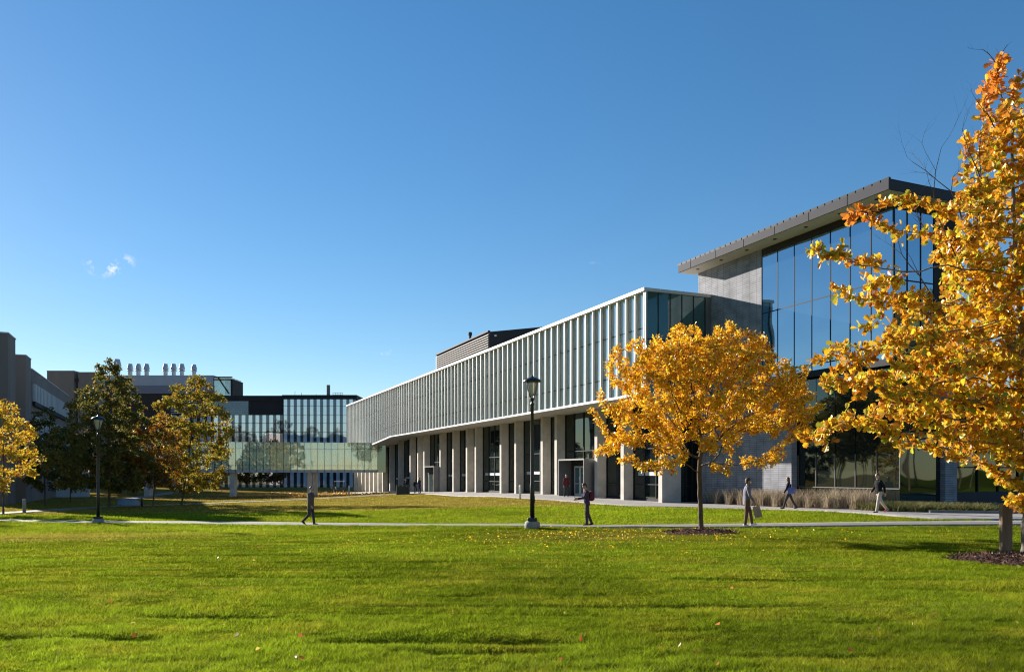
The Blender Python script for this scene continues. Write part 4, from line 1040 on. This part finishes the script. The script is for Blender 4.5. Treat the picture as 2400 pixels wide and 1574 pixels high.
# --- small golden tree on the lawn
tx_, ty_ = PX(1643, 24.9), 24.9; tz_ = h1(tx_, ty_)
rg = np.random.default_rng(3)
def uv(u, v, Y): q = P(u, v, Y); return (q.x, q.y, q.z)
def ub(u, v, ru, rv, Y, dy_=0, rd=None):
    x, y, z = uv(u, v, Y+dy_); k = Y/F; rr = rd if rd else (ru*k*.95)
    return (x, y+0, z, ru*k, rr, rv*k)
blobs = [ub(1660, 915, 215, 120, 24.9, 0, 2.9), ub(1640, 830, 150, 65, 24.9, 0, 2.0), ub(1500, 1010, 100, 55, 24.9, 0, 1.3), ub(1470, 860, 60, 60, 24.9, -.3, .8),
         ub(1800, 950, 110, 90, 24.9, 0, 1.6), ub(1450, 1050, 70, 30, 24.9, -.4, .8), ub(1545, 1080, 75, 28, 24.9, -.8, 1.0), ub(1760, 1060, 90, 45, 24.9, .4, 1.2),
         ub(1730, 795, 80, 40, 24.9, .2, 1.2), ub(1860, 900, 50, 60, 24.9, .4, .9), ub(1650, 1030, 120, 50, 24.9, 0.3, 2.4), ub(1690, 1095, 40, 18, 24.9, -.6, .5),
         ub(1425, 945, 45, 50, 24.9, .2, .8), ub(1850, 1010, 60, 40, 24.9, -.3, .8), ub(1888, 935, 42, 45, 24.9, .2, .8), ub(1870, 870, 34, 30, 24.9, .1, .6)]
att = blob_points(blobs, 3600, rg, .3)
att = att[fbm(att[:, 0]*.75+att[:, 1]*.4+11, att[:, 2]*2.0+5, 2) > .37]
trunk = [(tx_, ty_, tz_-.05), (tx_-.02, ty_, tz_+1.0), (tx_-.05, ty_+.02, tz_+1.9), (tx_-.03, ty_, tz_+2.35)]
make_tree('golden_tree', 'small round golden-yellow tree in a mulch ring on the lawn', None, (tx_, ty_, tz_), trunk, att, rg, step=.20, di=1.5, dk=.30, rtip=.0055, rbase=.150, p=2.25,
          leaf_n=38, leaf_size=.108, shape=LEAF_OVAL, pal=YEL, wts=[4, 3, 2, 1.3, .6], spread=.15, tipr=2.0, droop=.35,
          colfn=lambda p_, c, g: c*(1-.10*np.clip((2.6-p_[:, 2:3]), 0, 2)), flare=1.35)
# --- large oak at the right edge
ox_, oy_ = PX(2406, 17.0), 17.0; oz_ = h1(ox_, oy_)
rg = np.random.default_rng(5)
YO = 16.6
OB = [(2352,175,34,72,0,.6),(2345,235,46,70,0,.8),(2330,330,60,70,0,.9),(2390,300,60,90,.3,1.0),(2385,460,75,100,.2,1.3),(2300,450,60,60,-.2,.9),(2250,520,62,70,-.3,.9),
      (2330,600,100,110,.2,1.5),(2225,590,55,70,-.4,.8),(2240,700,60,45,-.3,.8),(2350,760,110,110,.2,1.8),(2290,840,110,80,0,1.6),(2400,900,90,120,.3,1.8),
      (2190,840,85,60,-.5,1.1),(2120,790,75,60,-.7,.9),(2075,725,62,52,-.8,.75),(2030,650,50,50,-.8,.6),(1985,700,50,42,-.9,.6),(1950,640,45,40,-1.0,.5),(1905,612,34,28,-1.0,.35),(1890,640,18,16,-1.0,.3),(2010,560,30,30,-.8,.4),
      (2040,520,38,36,-.7,.45),(2070,565,30,40,-.7,.4),(1985,500,26,20,-.8,.3),(2060,480,22,14,-.7,.25),
      (2140,900,90,60,-.6,1.2),(2090,840,70,55,-.7,.9),(2130,770,60,60,-.6,.8),(2170,930,80,60,-.4,1.1),(2000,800,40,30,-.9,.5),(2060,690,40,40,-.7,.5),(2260,1060,60,30,-.3,.7),(2520,520,90,120,.2,1.3),(2480,330,60,90,.1,.9),(2560,760,130,130,.3,1.7),(2660,640,80,90,-.2,1.1),(2720,860,110,90,.1,1.4),(2620,980,120,90,-.2,1.5),(2780,1000,70,50,.1,.9),(2520,1080,80,50,.2,1.0),(2040,900,70,60,-.8,.9),(1965,870,50,60,-.9,.65),(1930,920,40,40,-1,.5),(2120,980,100,60,-.5,1.2),(2020,985,80,45,-.8,.9),
      (1935,1010,60,32,-.9,.6),(1895,1030,46,20,-1,.35),(1915,860,34,30,-1,.4),(2240,970,90,80,-.2,1.4),(2330,1000,80,80,.1,1.3),(2070,1045,60,28,-.9,.5),(2200,1040,70,35,-.4,.8),(2330,1090,45,32,-.3,.6),
      (2385,1090,50,60,0,.7),(2360,1165,48,30,-.5,.5),(2300,1100,32,18,-.6,.35),(2390,1010,60,70,.1,1.),(2450,700,90,300,.6,2.0),(2440,1000,80,120,.4,1.6),(1940,1060,30,14,-.9,.3)]
blobs = [ub(a-6-.16*max(0, 2150-a), b_, c*1.0, d_*.98, YO, 0, f) for (a, b_, c, d_, e, f) in OB]
blobs = [(x, y+OB[i][4], z, a, b_, c) for i, (x, y, z, a, b_, c) in enumerate(blobs)]
att = blob_points(blobs, 7400, rg, .2)
# bare upper twigs against the sky
trunk = [(ox_, oy_, oz_-.05), (ox_+.04, oy_, oz_+1.3), (ox_+.02, oy_-.02, oz_+2.6), (ox_-.12, oy_-.1, oz_+4.2), (ox_-.35, oy_-.2, oz_+6.0), (ox_-.5, oy_-.3, oz_+8.0), (ox_-.5, oy_-.3, oz_+9.3)]
def bare(q):
    u = 1200+q[:, 0]/q[:, 1]*F; v = 1108-(q[:, 2]-CAMZ)/q[:, 1]*F
    return (v < 470) & (u < 2225) & (u > 2105)
def oakcol(p_, c, g):
    v = p_[:, 2:3]; hi = np.clip((v-8.6)/2.2, 0, 1)*g.random((len(v), 1))**.4
    c = c+(np.array([.74, .20, .03])-c)*hi*.9
    # rusty tip of the upper left bough
    q = np.linalg.norm(p_-np.array(uv(2000, 495, YO-.8)), axis=1)[:, None]; rr = np.clip(1.2-q/.95, 0, 1)*.8
    return c+(np.array([.66, .20, .03])-c)*rr*(g.random((len(v), 1)) < .85)
oak_root, _ = make_tree('oak_tree', 'large golden oak with lobed leaves at the right edge', None, (ox_, oy_, oz_), trunk, att, rg, step=.20, di=1.35, dk=.30, rtip=.0055, rbase=.215, p=2.2,
          leaf_n=15.5, leaf_size=.150, shape=LEAF_OAK, pal=[(.70, .375, .018), (.78, .51, .04), (.50, .21, .014), (.56, .50, .035), (.34, .38, .03), (.52, .18, .02), (.30, .14, .03)], wts=[4, 3, 2.2, 1.6, 1, .6, .8],
          spread=.10, tipr=2.0, droop=.05, fold=.3, whorl=True, colfn=oakcol, bare=bare, mbark=m_bark_grey, flare=1.45)

# leafless upper twigs of the oak
rt_ = random.Random(4)
def twig(p, d, ln, r_, lev):
    q = Vector(p); d = Vector(d).normalized(); n = 5
    for i in range(n):
        d2 = (d+Vector((rt_.gauss(0, .16), rt_.gauss(0, .16), rt_.gauss(0, .12)+.03))).normalized(); e_ = q+d2*ln/n; r1 = r_*(1-.14*(i+1))
        b.tube(q-oak_root.location, e_-oak_root.location, r_*(1-.14*i), r1, 5)
        if lev < 2 and i > 0 and rt_.random() < .75:
            sd = (d2+Vector((rt_.choice((-1, 1))*rt_.uniform(.5, 1), rt_.uniform(-.5, .5), rt_.uniform(-.1, .5)))).normalized(); twig(e_, sd, ln*rt_.uniform(.3, .55), r1*.7, lev+1)
        q = e_; d = d2
for (u0, v0, u1, v1, ln) in ((2240, 600, 2150, 370, 2.3), (2255, 520, 2205, 350, 1.7), (2290, 520, 2235, 330, 1.8), (2230, 640, 2120, 480, 1.7), (2300, 430, 2260, 300, 1.2), (2190, 700, 2090, 560, 1.5), (2330, 300, 2290, 230, .8), (2340, 180, 2330, 110, .7)):
    a = P(u0, v0, YO-.2); c = P(u1, v1, YO-.5); b = MB(); twig(a, c-a, ln, .016, 0); b.build('bare_branch', m_bark, oak_root)
# --- left group and far trees
def crown_tree(name, label, group, u, Y, vtop, vbot, prof, seed, pal, wts, n_att=900, leaf_n=14, leaf_size=.22, off=0, dens=1, rbase=.2, mleaf=None, tilt=0, spread=.34, step=.5):
    rg = np.random.default_rng(seed); x = PX(u, Y); z = h1(x, Y); k = Y/F
    zt = CAMZ+(1108-vtop)*k; zb = CAMZ+(1108-vbot)*k
    t = rg.random(n_att); pr = np.interp(t, [a for a, _ in prof], [b for _, b in prof])*k
    th = rg.random(n_att)*2*np.pi; lob = 1+.16*np.sin(3*th+seed)+.12*np.sin(7*t*6+th*2)
    rr = np.sqrt(rg.random(n_att))**.8*pr*lob
    att = np.stack([x+off*k+rr*np.cos(th), Y+rr*np.sin(th), zb+(zt-zb)*t], 1)
    keep = fbm(att[:, 0]*.9+seed, att[:, 2]*.9+att[:, 1]*.5, 2) > .36; att = att[keep]
    trunk = [(x, Y, z-.1), (x+off*k*.15, Y, z+(zb-z)*.7), (x+off*k*.5, Y, zb+(zt-zb)*.25), (x+off*k*.9, Y, zb+(zt-zb)*.6), (x+off*k, Y, zb+(zt-zb)*.88)]
    return make_tree(name, label, group, (x, Y, z), trunk, att, rg, step=step, di=3.5, dk=.8, rtip=.012, rbase=rbase, p=2.3, leaf_n=leaf_n*dens*2.6, leaf_size=leaf_size*1.1, shape=LEAF_SIMPLE,
                     pal=pal, wts=wts, spread=spread, tipr=2.4, mleaf=mleaf or m_leaf_dull, droop=.1)
ROUND = [(0, .45), (.15, .85), (.4, 1), (.65, .9), (.85, .6), (1, .15)]
def pf(p_, r): return [(a, b*r) for a, b in p_]
DK = [(.115, .130, .022), (.17, .155, .028), (.22, .135, .03), (.085, .10, .022), (.33, .20, .035)]
G = 'trees at the left of the lawn'
crown_tree('pyramidal_tree', 'tall dark green and bronze pyramidal tree behind the farther lamp', G, 256, 68, 838, 1150, pf([(0, .75), (.08, .95), (.3, 1), (.55, .72), (.75, .50), (.88, .30), (1, .10)], 122), 21, DK, [3, 3, 2, 2, .8], n_att=2000, leaf_n=16, leaf_size=.24, rbase=.26)
crown_tree('maple_tree', 'yellow-green broad tree standing right of the dark pyramidal tree', G, 425, 74, 886, 1150, pf([(0, .6), (.15, .85), (.4, .95), (.6, 1), (.8, .85), (1, .25)], 90), 22,
           [(.24, .22, .02), (.36, .25, .02), (.17, .16, .02), (.34, .14, .015)], [3, 3, 2, 1], n_att=1000, leaf_n=13, leaf_size=.25, off=30)
crown_tree('maple_tree', 'lower rust-orange tree tucked between dark pyramidal and yellow-green trees', G, 358, 69, 960, 1140, pf(ROUND, 70), 23,
           [(.48, .18, .02), (.38, .20, .02), (.26, .16, .02), (.14, .10, .02)], [3, 2, 2, 1.5], n_att=550, leaf_n=12, leaf_size=.22, off=18, rbase=.17)
crown_tree('golden_maple', 'dense golden-orange tree cut by the left edge', G, 8, 56, 936, 1148, pf(ROUND, 74), 24,
           [(.60, .40, .03), (.50, .30, .02), (.40, .36, .03), (.46, .18, .02)], [3, 2, 1.4, 1], n_att=1700, leaf_n=16, leaf_size=.19)
crown_tree('green_tree', 'dark green tree behind the golden one beside the concrete building', G, 105, 72, 950, 1150, pf(ROUND, 58), 25, [(.06, .08, .012), (.10, .10, .015), (.14, .12, .02), (.035, .045, .01)], [3, 2, 1, 2], n_att=700, leaf_n=13, leaf_size=.24)
crown_tree('green_tree', 'small dark tree in shade against the far concrete block', G, 165, 84, 985, 1150, pf(ROUND, 42), 26, DK, [3, 3, 2, 2, .5], n_att=450, leaf_n=12, leaf_size=.27)
# trees beyond the footbridge
GB = 'trees beyond the footbridge'
k_ = 0
far_specs = [(520, 140, 1040, 1128, 42, 'reddish-brown tree seen under the bridge left of its first pillar'), (585, 150, 1035, 1132, 40, 'dark tree seen under the bridge right of its left pillar'),
             (640, 152, 1030, 1130, 44, 'dark tree seen under the middle of the bridge'), (300, 120, 1000, 1140, 60, 'shaded tree behind the trunk of the pyramidal tree'),
             (445, 130, 1010, 1135, 50, 'shaded tree behind the yellow-green tree'), (205, 125, 1010, 1140, 55, 'shaded tree left of the farther lamp beyond the path')]
for (u, Y, v0, v1, r_, lab_) in far_specs:
    k_ += 1
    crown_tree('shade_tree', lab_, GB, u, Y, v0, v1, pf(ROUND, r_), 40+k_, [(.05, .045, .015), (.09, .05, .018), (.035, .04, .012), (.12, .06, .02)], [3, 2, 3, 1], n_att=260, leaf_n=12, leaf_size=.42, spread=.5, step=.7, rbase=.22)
# unseen trees added outside the view to darken the glass reflections
proto_o = None
src = [(-52, 26, 1.5), (-64, 38, 1.7), (-75, 22, 1.9), (-58, 8, 1.6), (-80, 52, 1.8), (-48, -12, 1.7), (-25, -30, 1.6), (5, -38, 1.8), (32, -30, 1.6), (-95, 36, 2.2), (-90, 5, 2.1), (-84, 78, 1.5), (-97, 82, 1.6), (-112, 84, 1.8), (-128, 90, 2.0), (-90, 72, 1.5), (-104, 76, 1.6), (-118, 76, 1.8), (-100, 62, 1.7), (-112, 52, 1.9), (-90, 58, 1.4), (-78, 66, 1.4), (-70, 58, 1.3), (-58, 70, 1.25), (-65, 73, 1.4), (-72, 75, 1.4), (-57, 60, 1.3), (70, 24, 1.7), (84, 18, 1.9), (100, 16, 2.0), (62, 12, 1.6), (120, 8, 2.1), (80, 34, 1.7), (95, 28, 1.8), (112, 30, 2.0), (78, 4, 1.8), (140, 24, 2.2)]
rg = np.random.default_rng(77)
for i, (x, y, s) in enumerate(src):
    if proto_o is None:
        k = 1/F*50
        att = blob_points([(x, y, 6.0, 3.6, 3.6, 3.4), (x, y, 8.4, 2.3, 2.3, 2.2)], 420, rg)
        z = h1(x, y)
        proto_o, _ = make_tree('unseen_tree', 'unseen autumn tree added outside the view to darken glass reflections', 'unseen trees added for dark reflections', (x, y, z), [(x, y, z-.1), (x, y, 3), (x, y, 6)], att, rg, step=.7, di=3.5, dk=1.0, rtip=.014, rbase=.25,
                               leaf_n=13, leaf_size=.45, shape=LEAF_SIMPLE, pal=[(.16, .13, .02), (.10, .11, .02), (.26, .16, .02)], wts=[3, 3, 1], spread=.55, mleaf=m_leaf_dull)
        proto_o.scale = (s, s, s)
    else:
        c = copy_tree(proto_o); c.location = (x, y, h1(x, y)); c.scale = (s, s, s*random.uniform(.9, 1.15)); c.rotation_euler = (0, 0, i*1.3)

# ------------------------------------------------------------------ MULCH RINGS
m_mulch = mat('bark_mulch', (.10, .05, .035), .95, var=.5, vscale=14, bump=1.0, bscale=40, spec=.2)
m_chip = mat('mulch_chip', (.12, .06, .04), .9, attr='col', spec=.2)
def mulch(cx, cy, rx, ry, label, seed):
    rg = np.random.default_rng(seed); n = 72; th = 2*np.pi*np.arange(n)/n
    w_ = 1+.05*np.sin(3*th+1)+.04*np.sin(7*th)+rg.normal(0, .012, n)
    rings = [0, .35, .7, .9, 1.0]; V = []
    for q in rings:
        x = cx+rx*q*w_*np.cos(th); y = cy+ry*q*w_*np.sin(th); z = H(x, y, True)+(.075*(1-q**3)+ (0.0 if q == 1 else .0)) - (.02 if q == 1 else 0)
        V.append(np.stack([x, y, z], 1))
    V = np.concatenate(V); Fq = []
    for a in range(len(rings)-1):
        for j in range(n): Fq.append((a*n+j, a*n+(j+1) % n, (a+1)*n+(j+1) % n, (a+1)*n+j))
    root = np_mesh('mulch_ring', V, np.array(Fq), np.full(len(Fq), 4), m_mulch, smooth=True); tag(root, label, 'mulch')
    N_ = int(2600*rx*ry/2); a = rg.random(N_)*2*np.pi; q = np.sqrt(rg.random(N_))*1.0; ww = np.interp(a, np.r_[th, 2*np.pi], np.r_[w_, w_[0]])
    q = q*np.where(rg.random(N_) < .1, 1.06, 1)
    x = cx+rx*q*ww*np.cos(a); y = cy+ry*q*ww*np.sin(a); z = H(x, y, True)+.075*(1-np.minimum(q, 1)**3)+rg.random(N_)*.02+.004
    ax = rnd_dirs(N_, rg); ax[:, 2] = np.abs(ax[:, 2])*.5; ax /= np.linalg.norm(ax, axis=1)[:, None]
    c = mixcols(N_, [(.10, .05, .035), (.06, .03, .022), (.20, .12, .08), (.34, .24, .17)], [4, 3, 1.5, .5], rg)
    ch = leaves(np.stack([x, y, z], 1), ax, rg.uniform(.03, .075, N_), np.array([(0, 0), (.16, .1), (.15, .9), (0, 1)]), c, 'wood_chips', m_chip, root, rg, 0, 0); ch['kind'] = 'stuff'
    return root
mulch(tx_+.0, ty_-.0, 1.22, 1.0, 'dark brown mulch ring round the small golden tree', 1)
mulch(ox_-.05, oy_-.9, 2.1, 1.35, 'broad dark mulch bed round the oak trunk and timber post', 2)

# ------------------------------------------------------------------ GRASS BLADES
def path_mask(x, y):
    """true where turf may grow"""
    ok = np.ones(len(x), bool)
    for C_, w_ in ((PATH_C, 1.03), (FAR_C, 1.1), (FAR2_C, 1.1)):
        yy = np.interp(x, C_[::-1, 0], C_[::-1, 1]) if C_[0, 0] > C_[-1, 0] else np.interp(x, C_[:, 0], C_[:, 1])
        if C_ is PATH_C:
            g = np.gradient(C_[:, 1], C_[:, 0]); sl_ = np.interp(x, C_[::-1, 0], g[::-1]); ok &= np.abs(y-yy)/np.sqrt(1+sl_**2) > w_
        else:
            m_ = y > 40
            if m_.any():
                idx = np.where(m_)[0]
                for q in range(0, len(idx), 20000):
                    j = idx[q:q+20000]; d = np.min((x[j, None]-C_[None, ::2, 0])**2+(y[j, None]-C_[None, ::2, 1])**2, 1); ok[j] &= d > (w_+.1)**2
    # terrace: right of its front edge
    fx = np.interp(y, TF[::-1, 1], TF[::-1, 0]); t_ = (y > 30.25) & (x > fx-.04); ok &= ~t_
    ok &= ((x-tx_)/1.17)**2+((y-ty_)/.95)**2 > 1
    ok &= ((x-ox_+.05)/2.03)**2+((y-oy_+.9)/1.29)**2 > 1
    return ok
def blades(name, N_, y0, y1, hgt, wid, rg, mat_, side=.80):
    # density falls off with distance so that cover stays even on screen
    u_ = rg.random(N_); y = 1/((1/y0)+(1/y1-1/y0)*u_)          # pdf ~ 1/y^2
    x = (rg.random(N_)*2-1)*(side*y+1.5)
    k = path_mask(x, y); x = x[k]; y = y[k]; n = len(x)
    z = H(x, y, True)
    cl = fbm(x*1.6, y*1.6, 3); c2 = fbm(x*.35+9, y*.8+4, 2)
    # sparse turf in the trenches, brown thatch and shade put into its colour
    rf = np.clip(rutf(x, y)*1.3, 0, 1); kk = rg.random(n) > rf*.62; x = x[kk]; y = y[kk]; z = z[kk]; cl = cl[kk]; c2 = c2[kk]; rf = rf[kk]; n = len(x); hf = vnoise(x*7+1, y*8); hf2 = vnoise(x*16+5, y*18)
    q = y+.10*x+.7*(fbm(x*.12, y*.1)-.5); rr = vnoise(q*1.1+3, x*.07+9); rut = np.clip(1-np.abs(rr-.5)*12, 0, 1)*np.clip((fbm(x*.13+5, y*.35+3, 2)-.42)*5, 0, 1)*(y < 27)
    h = hgt*(.35+1.3*cl)*(.45+.65*hf+.45*hf2)*(1-.25*rut)*(1-.55*rf)*rg.uniform(.6, 1.25, n)*np.clip(1.0+.0*y, 1, 2)
    w_ = np.maximum(wid, .00062*y)*rg.uniform(.7, 1.3, n)
    th = rg.random(n)*2*np.pi; lean = rg.normal(0, .60, (n, 2))+np.array([.10, -.05]); p0 = np.stack([x, y, z-.01], 1)
    dx_ = np.cos(th)*w_/2; dy__ = np.sin(th)*w_/2
    a = p0.copy(); a[:, 0] -= dx_; a[:, 1] -= dy__; b_ = p0.copy(); b_[:, 0] += dx_; b_[:, 1] += dy__
    tp = p0.copy(); tp[:, :2] += lean*h[:, None]; tp[:, 2] += h*.95
    V = np.stack([a, b_, tp], 1).reshape(-1, 3)
    c = grass_col(x, y); r1 = rg.random((n, 1))
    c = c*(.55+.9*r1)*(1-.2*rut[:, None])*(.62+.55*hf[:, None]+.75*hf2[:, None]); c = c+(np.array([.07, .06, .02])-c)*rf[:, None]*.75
    dead = rg.random((n, 1)) < (.015+.07*np.clip(c2-.45, 0, 1)[:, None]*3); c = np.where(dead, np.array([.24, .20, .085])*(.7+.6*r1), c)
    C = np.repeat(c, 3, axis=0); C[0::3] *= .8; C[1::3] *= .8
    o = np_mesh(name, V, np.arange(3*n), np.full(n, 3), mat_, cols=C)
    return o
m_blade = mat('grass_blade', (.1, .2, .01), .9, attr='col', transl=.50, spec=0.0)
rg = np.random.default_rng(9)
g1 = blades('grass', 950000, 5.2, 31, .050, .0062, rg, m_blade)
tag(g1, 'short mown green grass on the near lawn', 'grass', kind='stuff')
g2 = blades('grass', 420000, 28.5, 100, .075, .010, rg, m_blade, side=.72)
tag(g2, 'straw-green grass on the bank beyond the footpath', 'grass', kind='stuff')
# fallen leaves
rg = np.random.default_rng(15)
def scatter(n, fn, pal, wts, sz, label):
    xy = fn(n); k = path_mask(xy[:, 0], xy[:, 1]) | (rg.random(len(xy)) < .15); xy = xy[k]; n = len(xy)
    z = H(xy[:, 0], xy[:, 1], True)+.045*rg.uniform(.6, 1.3, n)
    ax = rnd_dirs(n, rg); ax[:, 2] *= .35; ax /= np.linalg.norm(ax, axis=1)[:, None]
    o = leaves(np.c_[xy, z], ax, rg.uniform(*sz, n), LEAF_OAK, mixcols(n, pal, wts, rg), 'fallen_leaves', m_leaf, None, rg, .2, 0)
    tag(o, label, 'leaves', kind='stuff')
def f1(n):
    u_ = rg.random(n); y = 1/((1/6)+(1/28-1/6)*u_); return np.c_[(rg.random(n)*2-1)*.75*y, y]
scatter(95, f1, [(.40, .16, .05), (.34, .09, .03), (.50, .36, .08), (.40, .34, .22)], [2, 2, 2, .3], (.035, .07), 'scattered red and yellow leaves fallen on the near lawn')
def f2(n): return np.c_[rg.normal(tx_-2.6, 3.2, n), rg.normal(ty_-.6, 2.2, n)]
scatter(650, f2, YEL, [3, 3, 2, 2, 1], (.035, .07), 'golden leaves fallen on the grass around the small golden tree')
def f3(n): return np.c_[rg.uniform(-42, -12, n), rg.uniform(98, 135, n)]
scatter(2500, f3, [(.45, .20, .05), (.50, .30, .08), (.35, .14, .04)], [2, 2, 1], (.15, .3), 'rust-coloured leaves strewn on the ground under the bridge')

# ------------------------------------------------------------------ PLANTING BED
def stalks(name, pts_fn, N_, hgt, wid, pal, wts, label, lean=.35, forks=0):
    xy = pts_fn(N_); n = len(xy); z = H(xy[:, 0], xy[:, 1], False)
    h = hgt*rg.uniform(.55, 1.1, n); th = rg.random(n)*2*np.pi; ln = rg.normal(0, lean, (n, 2))
    p0 = np.c_[xy, z]; dv = np.c_[np.cos(th), np.sin(th), np.zeros(n)]*wid/2
    midp = p0+np.c_[ln*h[:, None]*.25, h*.55]; tp = p0+np.c_[ln*h[:, None], h]
    V = np.stack([p0-dv, p0+dv, midp+dv*.8, midp-dv*.8, tp+dv*.3, tp-dv*.3], 1)
    base = (np.arange(n)*6)[:, None]
    Fq = np.concatenate([base+np.array([0, 1, 2, 3]), base+np.array([3, 2, 4, 5])], 1).reshape(-1)
    c = np.repeat(mixcols(n, pal, wts, rg), 6, axis=0)
    o = np_mesh(name, V.reshape(-1, 3), Fq, np.full(2*n, 4), mat_st, cols=c); tag(o, label, 'plants', kind='stuff')
mat_st = mat('dry_stems', (.3, .24, .15), .85, attr='col', transl=.25, spec=.2)
bed_f = np.array([(12.0, 51), (13.6, 47.3), (15.1, 43), (15.9, 39.6), (16.6, 36.9)]); bed_b = np.array([(12.9, 51.4), (14.6, 47.6), (16.2, 43.9), (17.3, 41.2), (18.3, 38.6)])
def clumped(A, B, nclump, sp):
    def f(n):
        t = rg.random(nclump); w_ = rg.random(nclump); k = len(A)-1
        ax_ = np.stack([np.interp(t*k, np.arange(k+1), A[:, j]) for j in (0, 1)], 1); bx_ = np.stack([np.interp(t*k, np.arange(k+1), B[:, j]) for j in (0, 1)], 1)
        c = ax_*(1-w_[:, None])+bx_*w_[:, None]; i = rg.integers(0, nclump, n); return c[i]+rg.normal(0, sp, (n, 2))
    return f
stalks('dry_shrubs', clumped(bed_f, bed_b, 90, .10), 5200, 1.0, .018, [(.36, .29, .20), (.28, .21, .14), (.44, .38, .27), (.20, .15, .10)], [3, 2, 1.5, 1], 'row of bare brown dry shrubs along the grey brick wall', lean=.30)
bed2f = np.array([(16.4, 37.4), (17.2, 35.9), (19.3, 35.2), (21.6, 34.7)]); bed2b = np.array([(17.9, 38.6), (18.9, 37.3), (20.2, 36.6), (22.4, 36.0)])
stalks('bed_plants', clumped(bed2f, bed2b, 110, .16), 5200, .46, .026, [(.12, .15, .04), (.20, .19, .06), (.28, .23, .10), (.08, .10, .03), (.24, .12, .08)], [3, 2, 2, 2, .6], 'low arching green and straw plants in the bed by the glass', lean=.85)
soil = MB()
for (A, B) in ((bed_f, bed_b), (bed2f, bed2b)):
    for i in range(len(A)-1):
        q = [A[i], A[i+1], B[i+1], B[i]]; soil.quad(*[(p_[0], p_[1], h1(p_[0], p_[1])+.075) for p_ in q])
tag(soil.build('bed_soil', m_mulch), 'dark soil of the planting bed', 'soil', kind='structure')
# kerb in front of the bed at the right
kb = MB(); kp = [(18.6, 35.0), (20.5, 34.4), (24, 33.8), (30, 33.4)]
for a, c in zip(kp[:-1], kp[1:]):
    kb.hexa([(a[0], a[1]-.08, h1(*a)-.05), (c[0], c[1]-.08, h1(*c)-.05), (c[0], c[1]+.08, h1(*c)-.05), (a[0], a[1]+.08, h1(*a)-.05),
             (a[0], a[1]-.08, h1(*a)+.15), (c[0], c[1]-.08, h1(*c)+.15), (c[0], c[1]+.08, h1(*c)+.15), (a[0], a[1]+.08, h1(*a)+.15)])
tag(kb.build('kerb', m_path), 'pale kerb edging the planting bed', 'kerb', kind='structure')
